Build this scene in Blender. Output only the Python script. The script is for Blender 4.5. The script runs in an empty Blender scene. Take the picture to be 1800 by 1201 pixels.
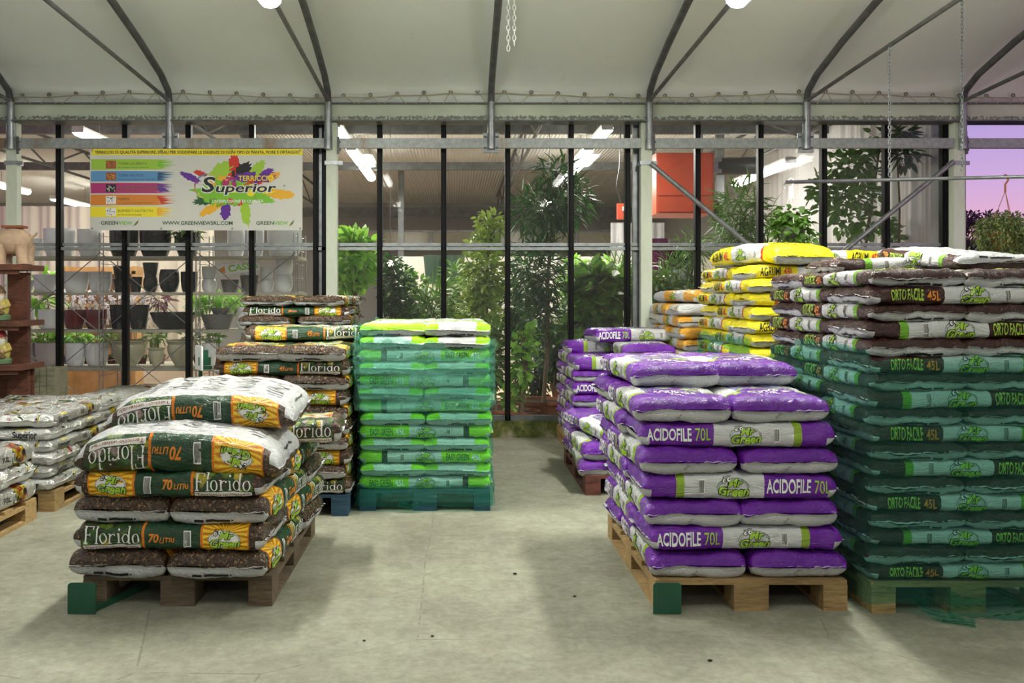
import bpy, bmesh, math, random
from math import pi, sin, cos, radians as R
from mathutils import Vector, Matrix, noise, Euler
S = bpy.context.scene
COL = S.collection
# ------------------------------------------------------------------ camera
F, HX, HY, CH = 1620.0, 800.0, 522.0, 1.31       # focal (px of 1800), vanishing point, eye height
cd = bpy.data.cameras.new('camera'); cam = bpy.data.objects.new('camera', cd); COL.objects.link(cam)
cd.sensor_width = 36.0; cd.lens = F/1800*36; cd.shift_x = (900-HX)/1800; cd.shift_y = -(600.5-HY)/1800
cam.location = (0, 0, CH); cam.rotation_euler = (pi/2, 0, 0); cd.clip_end = 200
S.camera = cam
S.view_settings.view_transform = 'Standard'; S.view_settings.look = 'None'
S.view_settings.exposure = 0.34; S.view_settings.gamma = 1.0; S.view_settings.use_curve_mapping = False
# ------------------------------------------------------------------ dusk sky
w = bpy.data.worlds.new('dusk_sky'); S.world = w; w.use_nodes = True
nt = w.node_tree; nt.nodes.clear()
wo = nt.nodes.new('ShaderNodeOutputWorld'); bg = nt.nodes.new('ShaderNodeBackground')
tc = nt.nodes.new('ShaderNodeTexCoord'); sp = nt.nodes.new('ShaderNodeSeparateXYZ'); rp = nt.nodes.new('ShaderNodeValToRGB')
nt.links.new(tc.outputs['Generated'], sp.inputs[0]); nt.links.new(sp.outputs['Z'], rp.inputs[0])
nt.links.new(rp.outputs[0], bg.inputs[0]); nt.links.new(bg.outputs[0], wo.inputs[0])
e = rp.color_ramp.elements
e[0].position = 0.0; e[0].color = (.50, .24, .36, 1)
e[1].position = 1.0; e[1].color = (.10, .12, .30, 1)
for p, c in ((.06, (.66, .36, .48, 1)), (.11, (.50, .33, .58, 1)), (.2, (.31, .25, .56, 1)), (.45, (.2, .18, .42, 1))):
    n = e.new(p); n.color = c
bg.inputs[1].default_value = 1.0
# lamps: (x, y centre, z, length, watts); the yard's battens hang under the tie bars (last pair added as fill), the shop's under its roof
YARD_LAMPS = [(-1.16, 5.17, 3.175, 1.25, 125), (1.77, 5.17, 3.175, 1.25, 125), (-1.16, 1.8, 3.3, 1.25, 40), (1.77, 1.8, 3.3, 1.25, 40),
              (-4.06, 4.6, 3.17, 1.25, 30), (4.64, 4.6, 3.17, 1.25, 30), (-1.16, -1.6, 3.2, 1.25, 60), (1.77, -1.6, 3.2, 1.25, 60)]  # last pair is unseen, added behind the camera to brighten the bag fronts
SHOP_LAMPS = [(-4.3, 10.9, 3.2, .8, 40), (-1.33, 10.75, 3.2, 1.1, 40), (-1.33, 12.4, 3.2, 1.2, 40), (-1.33, 14.0, 3.2, 1.3, 40),
              (1.71, 10.8, 3.2, .9, 30), (1.71, 12.25, 3.2, .9, 30), (1.78, 13.9, 3.2, 2.0, 40), (3.95, 11.9, 2.9, 2.1, 4), (-7.7, 18.6, 3.2, 1.9, 60), (-7.7, 16.0, 3.2, 1.2, 60)]

# ------------------------------------------------------------------ helpers
def W(px, py, Z): return Vector(((px-HX)*Z/F, Z, CH+(HY-py)*Z/F))
def tag(o, label=None, cat=None, group=None, kind=None):
    if label: o['label'] = label
    if cat: o['category'] = cat
    if group: o['group'] = group
    if kind: o['kind'] = kind
    return o
def empty(name, loc=(0, 0, 0), rz=0, label=None, cat=None, group=None, kind=None):
    o = bpy.data.objects.new(name, None); COL.objects.link(o); o.location = loc; o.rotation_euler = (0, 0, rz)
    o.empty_display_size = .05
    return tag(o, label, cat, group, kind)
def kids(o): return [c for c in bpy.data.objects if c.parent == o]
def copy_tree(o, parent=None):
    c = o.copy(); COL.objects.link(c)
    if parent: c.parent = parent
    for ch in kids(o): copy_tree(ch, c)
    return c
class MB:
    def __init__(s): s.v = []; s.f = []; s.m = []; s.uv = None
    def add(s, vs, fs, mi=0):
        b = len(s.v); s.v += [tuple(v) for v in vs]; s.f += [tuple(i+b for i in f) for f in fs]; s.m += [mi]*len(fs); return s
    def box(s, c, d, rot=None, mi=0):
        x, y, z = d[0]/2, d[1]/2, d[2]/2
        vs = [Vector(p) for p in ((-x,-y,-z),(x,-y,-z),(x,y,-z),(-x,y,-z),(-x,-y,z),(x,-y,z),(x,y,z),(-x,y,z))]
        if rot is not None:
            m = Euler(rot).to_matrix(); vs = [m@v for v in vs]
        c = Vector(c)
        return s.add([v+c for v in vs], [(0,3,2,1),(4,5,6,7),(0,1,5,4),(1,2,6,5),(2,3,7,6),(3,0,4,7)], mi)
    def tube(s, pts, r, seg=8, mi=0, cap=True):
        pts = [Vector(p) for p in pts]; n = len(pts); rr = r if isinstance(r, (list, tuple)) else [r]*n
        vs = []; up = None
        for i, p in enumerate(pts):
            d = (pts[min(i+1, n-1)]-pts[max(i-1, 0)]).normalized()
            if up is None: up = Vector((0, 0, 1)) if abs(d.z) < .9 else Vector((1, 0, 0))
            a = d.cross(up).normalized(); b = a.cross(d).normalized(); up = b
            for k in range(seg):
                t = 2*pi*k/seg; vs.append(p+(a*cos(t)+b*sin(t))*rr[i])
        fs = []
        for i in range(n-1):
            for k in range(seg):
                k2 = (k+1) % seg; fs.append((i*seg+k, i*seg+k2, (i+1)*seg+k2, (i+1)*seg+k))
        if cap: fs += [tuple(range(seg)), tuple(reversed(range((n-1)*seg, n*seg)))]
        return s.add(vs, fs, mi)
    def lathe(s, prof, seg=20, c=(0, 0, 0), mi=0, sx=1, sy=1):
        c = Vector(c); vs = []
        for r, z in prof:
            for k in range(seg):
                t = 2*pi*k/seg; vs.append(c+Vector((r*cos(t)*sx, r*sin(t)*sy, z)))
        fs = [(i*seg+k, i*seg+(k+1) % seg, (i+1)*seg+(k+1) % seg, (i+1)*seg+k) for i in range(len(prof)-1) for k in range(seg)]
        return s.add(vs, fs, mi)
    def ball(s, c, r, seg=12, mi=0, sc=(1, 1, 1)):
        prof = [(max(1e-4, r*sin(pi*i/8))*1, -r*cos(pi*i/8)*sc[2]) for i in range(9)]
        return s.lathe(prof, seg, c, mi, sc[0], sc[1])
    def leaf(s, p, d, L, w, droop=.3, mi=0, segs=3, roll=0.):
        # a pointed curved blade from p along d
        d = d.normalized(); side = d.cross(Vector((0, 0, 1)))
        if side.length < .05: side = Vector((1, 0, 0))
        side.normalize()
        if roll: side = Matrix.Rotation(roll, 3, d)@side
        vs = []; q = Vector(p)
        for i in range(segs+1):
            t = i/segs; ww = w*.5*sin(pi*min(.97, (t*.86+.14)))**.8
            if i == segs: ww = w*.03
            vs += [q-side*ww, q+side*ww]
            dd = (d+Vector((0, 0, -droop*(t+.15)*1.6))).normalized(); q = q+dd*(L/segs)
        return s.add(vs, [(2*i, 2*i+1, 2*i+3, 2*i+2) for i in range(segs)], mi)
    def build(s, name, mats, parent=None, loc=None, rot=None, smooth=False, sharp=None):
        me = bpy.data.meshes.new(name); me.from_pydata(s.v, [], s.f)
        mats = mats if isinstance(mats, (list, tuple)) else [mats]
        for m in mats: me.materials.append(m)
        me.polygons.foreach_set('material_index', s.m)
        if smooth: me.polygons.foreach_set('use_smooth', [True]*len(s.f))
        me.update()
        if sharp: me.set_sharp_from_angle(angle=R(sharp))
        o = bpy.data.objects.new(name, me); COL.objects.link(o)
        if parent: o.parent = parent
        if loc is not None: o.location = loc
        if rot is not None: o.rotation_euler = rot
        return o

# ------------------------------------------------------------------ node materials
class NT:
    def __init__(s, name):
        s.m = bpy.data.materials.new(name); s.m.use_nodes = True; s.t = s.m.node_tree
        s.b = s.t.nodes['Principled BSDF']; s.out = s.t.nodes['Material Output']
    def n(s, typ, **kw):
        nd = s.t.nodes.new('ShaderNode'+typ)
        for k, v in kw.items(): setattr(nd, k, v)
        return nd
    def l(s, a, b): s.t.links.new(a, b)
    def coord(s, out='Object', scale=None):
        c = s.n('TexCoord').outputs[out]
        if scale is not None:
            mp = s.n('Mapping'); s.l(c, mp.inputs[0]); mp.inputs['Scale'].default_value = scale; c = mp.outputs[0]
        return c
    def noise(s, vec, scale, detail=4, rough=.55, dist=0):
        nd = s.n('TexNoise'); s.l(vec, nd.inputs['Vector'])
        nd.inputs['Scale'].default_value = scale; nd.inputs['Detail'].default_value = detail
        nd.inputs['Roughness'].default_value = rough; nd.inputs['Distortion'].default_value = dist
        return nd.outputs[0]
    def voro(s, vec, scale, feat='F1', out=0):
        nd = s.n('TexVoronoi'); nd.feature = feat; s.l(vec, nd.inputs['Vector']); nd.inputs['Scale'].default_value = scale
        return nd.outputs[out]
    def ramp(s, fac, stops, const=False):
        nd = s.n('ValToRGB'); cr = nd.color_ramp
        if const: cr.interpolation = 'CONSTANT'
        cr.elements[0].position = stops[0][0]; cr.elements[0].color = (*stops[0][1], 1)
        cr.elements[1].position = stops[-1][0]; cr.elements[1].color = (*stops[-1][1], 1)
        for p, c in stops[1:-1]:
            x = cr.elements.new(p); x.color = (*c, 1)
        s.l(fac, nd.inputs[0]); return nd.outputs[0]
    def math(s, op, a, b=None, c=None):
        nd = s.n('Math'); nd.operation = op
        for i, v in enumerate((a, b, c)):
            if v is None: continue
            if isinstance(v, (int, float)): nd.inputs[i].default_value = v
            else: s.l(v, nd.inputs[i])
        return nd.outputs[0]
    def mix(s, fac, a, b, mode='MIX'):
        nd = s.n('MixRGB'); nd.blend_type = mode
        for i, v in enumerate((fac, a, b)):
            if isinstance(v, (int, float)): nd.inputs[i].default_value = v
            elif isinstance(v, tuple): nd.inputs[i].default_value = (*v, 1)
            else: s.l(v, nd.inputs[i])
        return nd.outputs[0]
    def inr(s, v, a, b):    # 1 when a<v<b
        return s.math('MULTIPLY', s.math('GREATER_THAN', v, a), s.math('LESS_THAN', v, b))
    def col(s, v):
        i = s.b.inputs['Base Color']
        if isinstance(v, tuple): i.default_value = (*v, 1)
        else: s.l(v, i)
    def bump(s, h, strength=.3, dist=.01):
        nd = s.n('Bump'); nd.inputs['Strength'].default_value = strength; nd.inputs['Distance'].default_value = dist
        s.l(h, nd.inputs['Height']); s.l(nd.outputs[0], s.b.inputs['Normal'])
    def set(s, rough=.5, metal=0, spec=.5, coat=0):
        s.b.inputs['Roughness'].default_value = rough; s.b.inputs['Metallic'].default_value = metal
        s.b.inputs['Specular IOR Level'].default_value = spec; s.b.inputs['Coat Weight'].default_value = coat
def sm(name, c, rough=.5, metal=0, var=.15, sc=8, bump=0, spec=.5, coat=0):
    t = NT(name); co = t.coord(); n = t.noise(co, sc)
    d = tuple(max(0, x*(1-var)) for x in c); l = tuple(min(1, x*(1+var)) for x in c)
    t.col(t.ramp(n, [(.3, d), (.7, l)])); t.set(rough, metal, spec, coat)
    if bump: t.bump(t.noise(co, sc*5), bump, .004)
    return t.m
def plain(name, c, rough=.4): 
    t = NT(name); t.col(c); t.set(rough); return t.m
def emis(name, c, st):
    t = NT(name); t.col(c); t.b.inputs['Emission Color'].default_value = (*c, 1); t.b.inputs['Emission Strength'].default_value = st
    return t.m
M = {}
M['black'] = plain('print_black', (.012, .012, .012)); M['white'] = plain('print_white', (.78, .78, .76)); M['lime'] = plain('print_lime', (.33, .55, .04))
M['orange'] = plain('print_orange', (.68, .22, .02)); M['yellow'] = plain('print_yellow', (.85, .72, .02)); M['red'] = plain('print_red', (.6, .03, .02))
M['olive'] = plain('print_olive', (.12, .17, .02)); M['brown_ink'] = plain('print_brown', (.3, .08, .03)); M['dkgreen'] = plain('print_dark_green', (.02, .09, .03))
M['purple_ink'] = plain('print_purple', (.12, .02, .3)); M['magenta'] = plain('print_magenta', (.42, .02, .16)); M['blue'] = plain('print_blue', (.1, .28, .55))
M['green_ink'] = plain('print_green', (.2, .5, .03)); M['navy'] = plain('print_navy', (.02, .08, .17)); M['amber'] = plain('print_amber', (.8, .42, .02))
M['pot_white'] = sm('glazed_white', (.80, .82, .84), .15, var=.05); M['pot_black'] = sm('glazed_black', (.012, .013, .016), .12, var=.1)
M['pot_red'] = sm('glazed_dark_red', (.13, .008, .012), .15); M['pot_cream'] = sm('glazed_cream', (.5, .49, .34), .2, var=.08)
M['pot_grey'] = sm('grey_pot', (.13, .13, .12), .5); M['pot_green'] = sm('dark_green_plastic', (.02, .05, .028), .45); M['pot_pink'] = sm('pale_pink_glaze', (.52, .46, .46), .3, var=.06)
M['terra'] = sm('terracotta', (.28, .09, .04), .8, var=.2); M['pot_purple'] = sm('glazed_plum', (.18, .01, .1), .12)
M['galv'] = sm('galvanised_steel', (.30, .32, .33), .38, .75, .25, 14, .05); M['galv_dark'] = sm('dark_weathered_steel', (.125, .13, .132), .5, .4, .3, 10, .05)
M['mull'] = sm('black_aluminium', (.008, .008, .009), .45, spec=.15); M['chrome'] = sm('zinc_wire', (.35, .36, .36), .3, .8)
M['board'] = sm('shelf_board', (.36, .34, .27), .5, var=.1)
M['bark'] = sm('bark', (.12, .08, .045), .9, var=.3, sc=20, bump=.4); M['stem'] = sm('green_stem', (.1, .16, .03), .6); M['wire'] = plain('wire_grey', (.3, .3, .28))
M['redpaint'] = sm('orange_red_paint', (.48, .07, .03), .4, var=.12, sc=3); M['plate'] = sm('green_painted_steel', (.012, .085, .045), .35, var=.25, sc=6)
M['rubber'] = plain('black_plastic', (.02, .02, .02)); M['soil'] = sm('dark_soil', (.03, .02, .012), .95)
M['lampbody'] = sm('lamp_white', (.6, .6, .58), .4, var=.03); M['tube_on'] = emis('lit_diffuser', (1, .99, .90), 66.0); M['tube_dim'] = emis('soft_lit_diffuser', (1, .99, .90), 24.0)
M['cord'] = sm('cream_rope', (.4, .36, .24), .9); M['tan_wood'] = sm('tan_wood', (.42, .23, .08), .6, var=.2)
def leafm(name, c, c2=None, rough=.45):
    t = NT(name); c2 = c2 or tuple(x*.45 for x in c)
    t.col(t.ramp(t.noise(t.coord(), 9, 3), [(.35, c2), (.65, c)])); t.set(rough)
    t.b.inputs['Transmission Weight'].default_value = 0
    tr = t.n('BsdfTranslucent'); tr.inputs[0].default_value = (*[min(1, x*1.5) for x in c], 1)
    mx = t.n('MixShader'); mx.inputs[0].default_value = .3
    t.l(t.b.outputs[0], mx.inputs[1]); t.l(tr.outputs[0], mx.inputs[2]); t.l(mx.outputs[0], t.out.inputs[0]); return t.m
M['leaf_mid'] = leafm('leaf_mid_green', (.10, .22, .03)); M['leaf_dark'] = leafm('leaf_dark_green', (.03, .10, .02)); M['leaf_lite'] = leafm('leaf_bright_green', (.24, .48, .05), (.1, .27, .03))
M['leaf_yel'] = leafm('leaf_yellow_green', (.30, .42, .06), (.12, .2, .03)); M['leaf_grey'] = leafm('leaf_grey_green', (.20, .25, .09), (.08, .11, .03)); M['petal'] = leafm('white_petal', (.88, .87, .88), (.75, .68, .76))
M['leaf_pink'] = leafm('dusky_leaf', (.16, .06, .08), (.05, .03, .03))
def wood(name, c, c2, sc=(2, 14, 14)):
    t = NT(name); co = t.coord(scale=sc); g = t.noise(co, 4, 6, .65, 1.2); st = t.noise(t.coord(), 3, 3)
    a = t.ramp(g, [(.3, c2), (.55, c), (.8, tuple(min(1, x*1.25) for x in c))])
    t.col(t.mix(t.ramp(st, [(.4, (0, 0, 0)), (.75, (.7, .7, .7))]), a, tuple(x*.35 for x in c2))); t.set(.75)
    t.bump(g, .3, .004); return t.m
M['wood_pale'] = wood('pale_pallet_wood', (.42, .28, .12), (.2, .115, .04)); M['wood_old'] = wood('weathered_pallet_wood', (.16, .115, .07), (.06, .04, .022))
M['wood_red'] = wood('reddish_pallet_wood', (.2, .06, .045), (.07, .03, .02)); M['wood_blue'] = wood('blue_painted_pallet_wood', (.03, .10, .17), (.02, .04, .06))
M['wood_brown'] = wood('red_brown_board', (.16, .055, .03), (.055, .02, .012)); M['wood_grey'] = wood('grey_green_board', (.33, .32, .22), (.2, .19, .12))
def glassm():
    t = NT('dusty_glass'); nd = t.t.nodes; nd.remove(t.b)
    tr = t.n('BsdfTransparent'); gl = t.n('BsdfGlossy'); gl.inputs['Roughness'].default_value = .02
    df = t.n('BsdfDiffuse'); df.inputs[0].default_value = (.7, .7, .66, 1); df.inputs[0].default_value = (.62, .62, .6, 1)
    lw = t.n('LayerWeight'); lw.inputs[0].default_value = .25
    a = t.n('MixShader'); t.l(t.math('MULTIPLY', lw.outputs['Fresnel'], .55), a.inputs[0]); t.l(tr.outputs[0], a.inputs[1]); t.l(gl.outputs[0], a.inputs[2])
    co = t.coord(); sp = t.noise(co, 90, 2, .5); dust = t.math('MULTIPLY', t.math('GREATER_THAN', sp, .70), .16)
    st = t.noise(t.coord(scale=(30, 1, .8)), 3, 3); dust = t.math('ADD', dust, t.math('MULTIPLY', st, .035))
    b = t.n('MixShader'); t.l(dust, b.inputs[0]); t.l(a.outputs[0], b.inputs[1]); t.l(df.outputs[0], b.inputs[2])
    t.l(b.outputs[0], t.out.inputs[0]); return t.m
M['glass'] = glassm()
def filmm(name, col, add, fac=.2, sc=(2, 2, 30)):
    t = NT(name); co = t.coord(scale=sc); n = t.noise(co, 3, 5, .6, .8)
    co2 = t.coord(scale=(5, 5, 9)); n2 = t.noise(co2, 3, 4, .6, 1.5)
    t.col(add); t.set(.12, 0, 1.0); t.bump(t.math('SUBTRACT', n, t.math('MULTIPLY', t.math('ABSOLUTE', t.math('SUBTRACT', n2, .5)), 2.2)), 1., .045)
    tr = t.n('BsdfTransparent'); t.l(t.ramp(n, [(.25, tuple(x*.85 for x in col)), (.75, col)]), tr.inputs[0])
    mx = t.n('MixShader'); t.l(t.math('MULTIPLY', t.math('ADD', n, .5), fac), mx.inputs[0]); t.l(tr.outputs[0], mx.inputs[1]); t.l(t.b.outputs[0], mx.inputs[2])
    t.l(mx.outputs[0], t.out.inputs[0]); return t.m
M['film'] = filmm('teal_stretch_film', (.67, .98, .90), (.09, .45, .35), .16)
M['film_lite'] = filmm('pale_teal_stretch_film', (.70, .99, .90), (.2, .75, .58), .10)
M['film_mid'] = filmm('green_teal_loose_film', (.78, .97, .90), (.3, .85, .66), .25, (6, 6, 6))
M['clearpot'] = filmm('clear_plastic', (.85, .9, .88), (.5, .5, .5), .25)

# ------------------------------------------------------------------ setting: floors, roof, walls
def floor_mat():
    t = NT('worn_concrete'); co = t.coord(); a = t.noise(co, 1.1, 6, .6, .3); b = t.noise(co, 7, 6, .7); s = t.noise(co, 60, 3)
    c = t.ramp(a, [(.3, (.175, .170, .132)), (.5, (.242, .241, .19)), (.7, (.30, .30, .242))])
    c = t.mix(.8, c, t.ramp(b, [(.25, (.34, .335, .32)), (.55, (.52, .52, .51)), (.8, (.66, .66, .65))]), 'OVERLAY')
    c = t.mix(.5, c, t.ramp(t.noise(co, 26, 4, .7), [(.35, (.36, .36, .34)), (.65, (.62, .62, .61))]), 'OVERLAY')
    c = t.mix(t.ramp(s, [(.2, (1, 1, 1)), (.33, (0, 0, 0))]), c, (.10, .09, .06))
    cr = t.voro(t.mix(.12, co, t.n('TexNoise').outputs[1]), .55, 'DISTANCE_TO_EDGE')
    c = t.mix(t.math('MULTIPLY', t.math('MULTIPLY', t.math('LESS_THAN', cr, .0016), t.math('GREATER_THAN', b, .5)), .4), c, (.08, .07, .05))
    d = t.noise(co, 2.3, 6, .8, 1); c = t.mix(t.ramp(d, [(.52, (0, 0, 0)), (.72, (.6, .6, .6))]), c, (.17, .15, .10))
    t.col(c); t.set(.72, 0, .35); t.bump(t.math('ADD', b, s), .25, .006); return t.m
def grid(name, x0, x1, y0, y1, z, mat, nx=1, ny=1, fz=None):
    mb = MB(); vs = []; fs = []
    for j in range(ny+1):
        for i in range(nx+1):
            x = x0+(x1-x0)*i/nx; y = y0+(y1-y0)*j/ny; vs.append((x, y, fz(x, y) if fz else z))
    for j in range(ny):
        for i in range(nx):
            a = j*(nx+1)+i; fs.append((a, a+1, a+nx+2, a+nx+1))
    return mb.add(vs, fs).build(name, mat)
tag(grid('floor', -5.2, 5.6, -3.5, 8.62, 0, floor_mat()), kind='structure')
tag(grid('floor_shop', -12, 4.85, 8.63, 22.5, -.01, sm('shop_floor_tile', (.45, .33, .22), .5, var=.12, sc=3)), kind='structure')
tag(grid('ground_yard', 5.0, 40, 6, 60, -.06, sm('dusky_ground', (.03, .03, .05), .9)), kind='structure')
PROF = [(8.50, 3.05), (8.47, 3.14), (8.45, 3.20), (8.36, 3.27), (8.17, 3.36), (7.64, 3.50), (7.04, 3.63), (6.2, 3.78), (5.2, 3.90), (4.2, 3.96), (3.4, 3.98),
        (2.4, 3.95), (1.4, 3.86), (.4, 3.70), (-.6, 3.45), (-1.4, 3.05)]
ARCHX = [-4.06, -2.61, -1.16, .33, 1.775, 3.21, 4.64, 6.0]
def fabm():
    t = NT('white_tarpaulin'); co = t.coord(); a = t.noise(co, .9, 5, .6); b = t.noise(co, 150, 2)
    c = t.ramp(a, [(.3, (.78, .82, .79)), (.7, (.84, .88, .85))])
    st = t.noise(co, 5, 6, .8, .5); c = t.mix(t.ramp(st, [(.62, (0, 0, 0)), (.8, (.35, .35, .35))]), c, (.5, .48, .40))
    t.col(c); t.set(.55, 0, .3); t.bump(t.math('ADD', a, t.math('MULTIPLY', b, .04)), .3, .02); return t.m
def ceiling():
    mb = MB(); xs = [-4.6+i*.12 for i in range(int(10.9/.12))]; vs = []; fs = []
    n = len(xs)
    for y, z in PROF:
        for x in xs:
            d = min(abs(x-a) for a in ARCHX)/.72; sag = .045*(1-min(1, d))**2
            vs.append((x, y, z+(sag if y < 8.4 else 0)-.02+.012*noise.noise(Vector((x*2, y, 0)))))
    for j in range(len(PROF)-1):
        for i in range(n-1):
            a = j*n+i; fs.append((a, a+1, a+n+1, a+n))
    o = tag(mb.add(vs, fs).build('ceiling', fabm(), smooth=True), kind='structure')
    g = MB(); g.lathe([(.011, -.004), (.018, -.004), (.018, .004), (.011, .004), (.011, -.004)], 12)
    gr = g.build('grommet', M['galv_dark'], o); h = None; r = random.Random(2)
    mb = MB(); pts = []; k = 0; x = -4.45
    while x < 5.9:
        zz = 3.17+.02*sin(x*2.1+1)
        q = gr if k == 0 else gr.copy()
        if k: COL.objects.link(q)
        q.parent = o; q.location = (x, 8.432, zz); q.rotation_euler = (pi/2, 0, 0)
        for sgn in (-1, 1):
            if r.random() < .92: mb.tube([(x, 8.42, zz), (x+sgn*r.uniform(.05, .12), 8.40, 3.07)], .0035, 5)
        pts.append((x, 8.415, zz-.018-.01*(k % 2))); x += .245; k += 1
    mb.tube(pts, .005, 6); mb.build('lacing_rope', M['cord'], o)
ceiling()
whitewall = sm('white_sheet_wall', (.5, .5, .47), .7, var=.06, sc=1)
def wallbox(name, x0, x1, y0, y1, z0, z1, m): return tag(MB().box(((x0+x1)/2, (y0+y1)/2, (z0+z1)/2), (x1-x0, y1-y0, z1-z0)).build(name, m), kind='structure')
wallbox('wall_left', -5.25, -5.2, -3.5, 8.6, 0, 3.9, whitewall)
wallbox('wall_right_added', 5.6, 5.65, -3.5, 5.6, 0, 3.9, whitewall)  # unseen wall, added to limit the sky light from the open side
wallbox('wall_front_added', -5.2, 5.6, -3.55, -3.5, 0, 3.9, whitewall)  # unseen wall behind the camera, added to keep the dusk sky light out
# shop shell
def corr():
    t = NT('corrugated_panel'); co = t.coord(scale=(1, 1, 1)); wv = t.n('TexWave'); t.l(co, wv.inputs[0]); wv.inputs['Scale'].default_value = 6
    t.col(t.mix(t.noise(co, .6), (.64, .64, .61), (.80, .80, .77))); t.set(.6); t.bump(wv.outputs[1], .5, .02); return t.m
tag(grid('ceiling_shop', -12, 4.85, 8.63, 22.5, 3.6, corr()), kind='structure')
wallbox('wall_far', -12, 4.85, 22.45, 22.55, -.01, 3.6, sm('grey_far_wall', (.34, .34, .33), .7, var=.1, sc=1))
wallbox('wall_shop_left', -12.1, -12, 8.63, 22.5, -.01, 3.6, whitewall)
wallbox('wall_shop_right', 4.80, 4.85, 8.75, 22.5, -.01, 3.6, whitewall)
wallbox('wall_partition', -.95, 4.3, 14.6, 14.7, -.01, 1.95, sm('cream_plaster', (.52, .50, .44), .7, var=.04, sc=1))
def mossm():
    t = NT('mossy_concrete'); co = t.coord(); a = t.noise(co, 5, 6, .7)
    t.col(t.ramp(a, [(.38, (.03, .045, .008)), (.5, (.09, .10, .02)), (.62, (.2, .19, .12)), (.8, (.4, .38, .3))])); t.set(.9); t.bump(a, .6, .02); return t.m
wallbox('wall_back', -5.2, 4.7, 8.56, 8.72, 0, .155, mossm())
# ------------------------------------------------------------------ glazed wall
YW = 8.64
mx = [-5.15]+[(p-HX)*YW/F for p in (22, 106, 222, 333, 444, 556, 668, 780, 892, 1003, 1102, 1225, 1335, 1446, 1556, 1657)]
extra = [(p-HX)*YW/F for p in (571, 1127)]
for i in range(len(mx)-1):
    a, b = mx[i], mx[i+1]
    r = empty('window_%d' % (i+1), ((a+b)/2, YW, 0), kind='structure')
    h = (b-a)/2
    for z0, z1, nm in ((.2, 1.74, 'lower_glass'), (1.80, 2.98, 'upper_glass')):
        MB().box((0, 0, (z0+z1)/2), (2*h-.045, .006, z1-z0)).build(nm, M['glass'], r)
    m = MB().box((h, -.01, 1.56), (.05, .07, 2.86)); m.box((h, -.05, 1.56), (.022, .025, 2.86)); m.build('mullion', M['mull'], r)
    MB().box((0, .0, .178), (2*h, .09, .045)).build('bottom_rail', M['galv_dark'], r)
    MB().box((0, .0, 3.01), (2*h, .08, .05)).build('top_rail', M['mull'], r)
    m = MB().box((0, -.01, 1.76), (2*h, .07, .028)); m.box((0, .01, 1.80), (2*h, .05, .03)); m.build('middle_rail', M['galv'], r)
for i, x in enumerate(extra):
    tag(MB().box((x, YW-.01, 1.56), (.045, .07, 2.86)).build('trim_%d' % (i+1), M['mull']), kind='structure')
    tag(MB().box((x-.04, YW+.03, 1.56), (.07, .05, 2.86)).build('trim_%d' % (i+3), M['galv']), kind='structure')
def paintm():
    t = NT('mouldy_pale_green_paint'); co = t.coord(); a = t.noise(co, 2.5, 4)
    c = t.ramp(a, [(.3, (.46, .52, .41)), (.7, (.60, .65, .54))])
    sp = t.n('SeparateXYZ'); t.l(t.n('TexCoord').outputs['Object'], sp.inputs[0])
    n = t.noise(co, 38, 5, .7); edge = t.math('MULTIPLY_ADD', t.math('ABSOLUTE', t.math('ADD', sp.outputs[2], .045)), -9, .93)
    mk = t.math('GREATER_THAN', t.math('MULTIPLY', t.math('ADD', n, t.math('MULTIPLY', t.noise(co, 1.3), .35)), edge), .56)
    t.col(t.mix(t.math('MULTIPLY', mk, .75), c, (.07, .07, .06))); t.set(.5); return t.m
def ppaint():
    t = NT('pale_green_paint'); co = t.coord(scale=(1, 1, .3)); a = t.noise(co, 6, 5, .7)
    t.col(t.ramp(a, [(.25, (.48, .53, .42)), (.5, (.62, .67, .56)), (.8, (.7, .74, .63))])); t.set(.5); return t.m
M['ppaint'] = ppaint()
def rustm():
    t = NT('rust_streaked_zinc'); co = t.coord(scale=(1, 1, .15)); a = t.noise(co, 2.2, 4, .6); b = t.noise(t.coord(scale=(60, 1, 1)), 2, 3)
    c = t.ramp(t.noise(t.coord(), 25), [(.3, (.25, .27, .27)), (.7, (.38, .4, .4))])
    mk = t.math('MULTIPLY', t.ramp(a, [(.58, (0, 0, 0)), (.68, (1, 1, 1))]), t.math('ADD', b, .2))
    t.col(t.mix(mk, c, (.22, .11, .03))); t.set(.45, .4); return t.m
M['rust'] = rustm()
g = empty('gutter_beam', (0, 8.52, 3.0), label='long mouldy pale green gutter beam above the glazed wall', cat='beam')
MB().box((.6, 0, 0), (11.6, .12, .155)).build('web', paintm(), g)
m = MB(); m.box((.6, -.03, -.082), (11.6, .2, .014)); m.box((.6, -.02, .082), (11.6, .16, .012)); m.build('flange', M['galv_dark'], g)
POSTX = [((px-HX)*8.5/F) for px in (24, 584, 1135, 1682)]
names = ['at the far left behind the garden figure shelf', 'right of the hanging banner', 'behind the purple bags beside the orange bags', 'at the open end of the glass wall']
for i, x in enumerate(POSTX):
    p = empty('steel_post', (x, 8.5, 0), label='pale green steel post '+names[i], cat='post', group='posts along the glass wall')
    MB().box((0, 0, 1.46), (.10, .09, 2.92)).build('shaft', M['ppaint'], p)
    MB().box((0, 0, .006), (.2, .11, .012)).build('base_plate', M['galv_dark'], p)
    m = MB(); m.box((0, -.0, 2.54), (.125, .115, .035)); m.box((.08, -.03, 2.54), (.04, .012, .035)); m.build('clamp', M['galv'], p)
    m = MB(); m.box((.062, -.05, 2.70), (.02, .02, .16)); [m.lathe([(.0, -.01), (.01, -.01), (.01, .01), (0, .01)], 6, (.076, -.05, z)) for z in (2.66, 2.73)]; m.build('bracket', M['galv_dark'], p)
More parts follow.
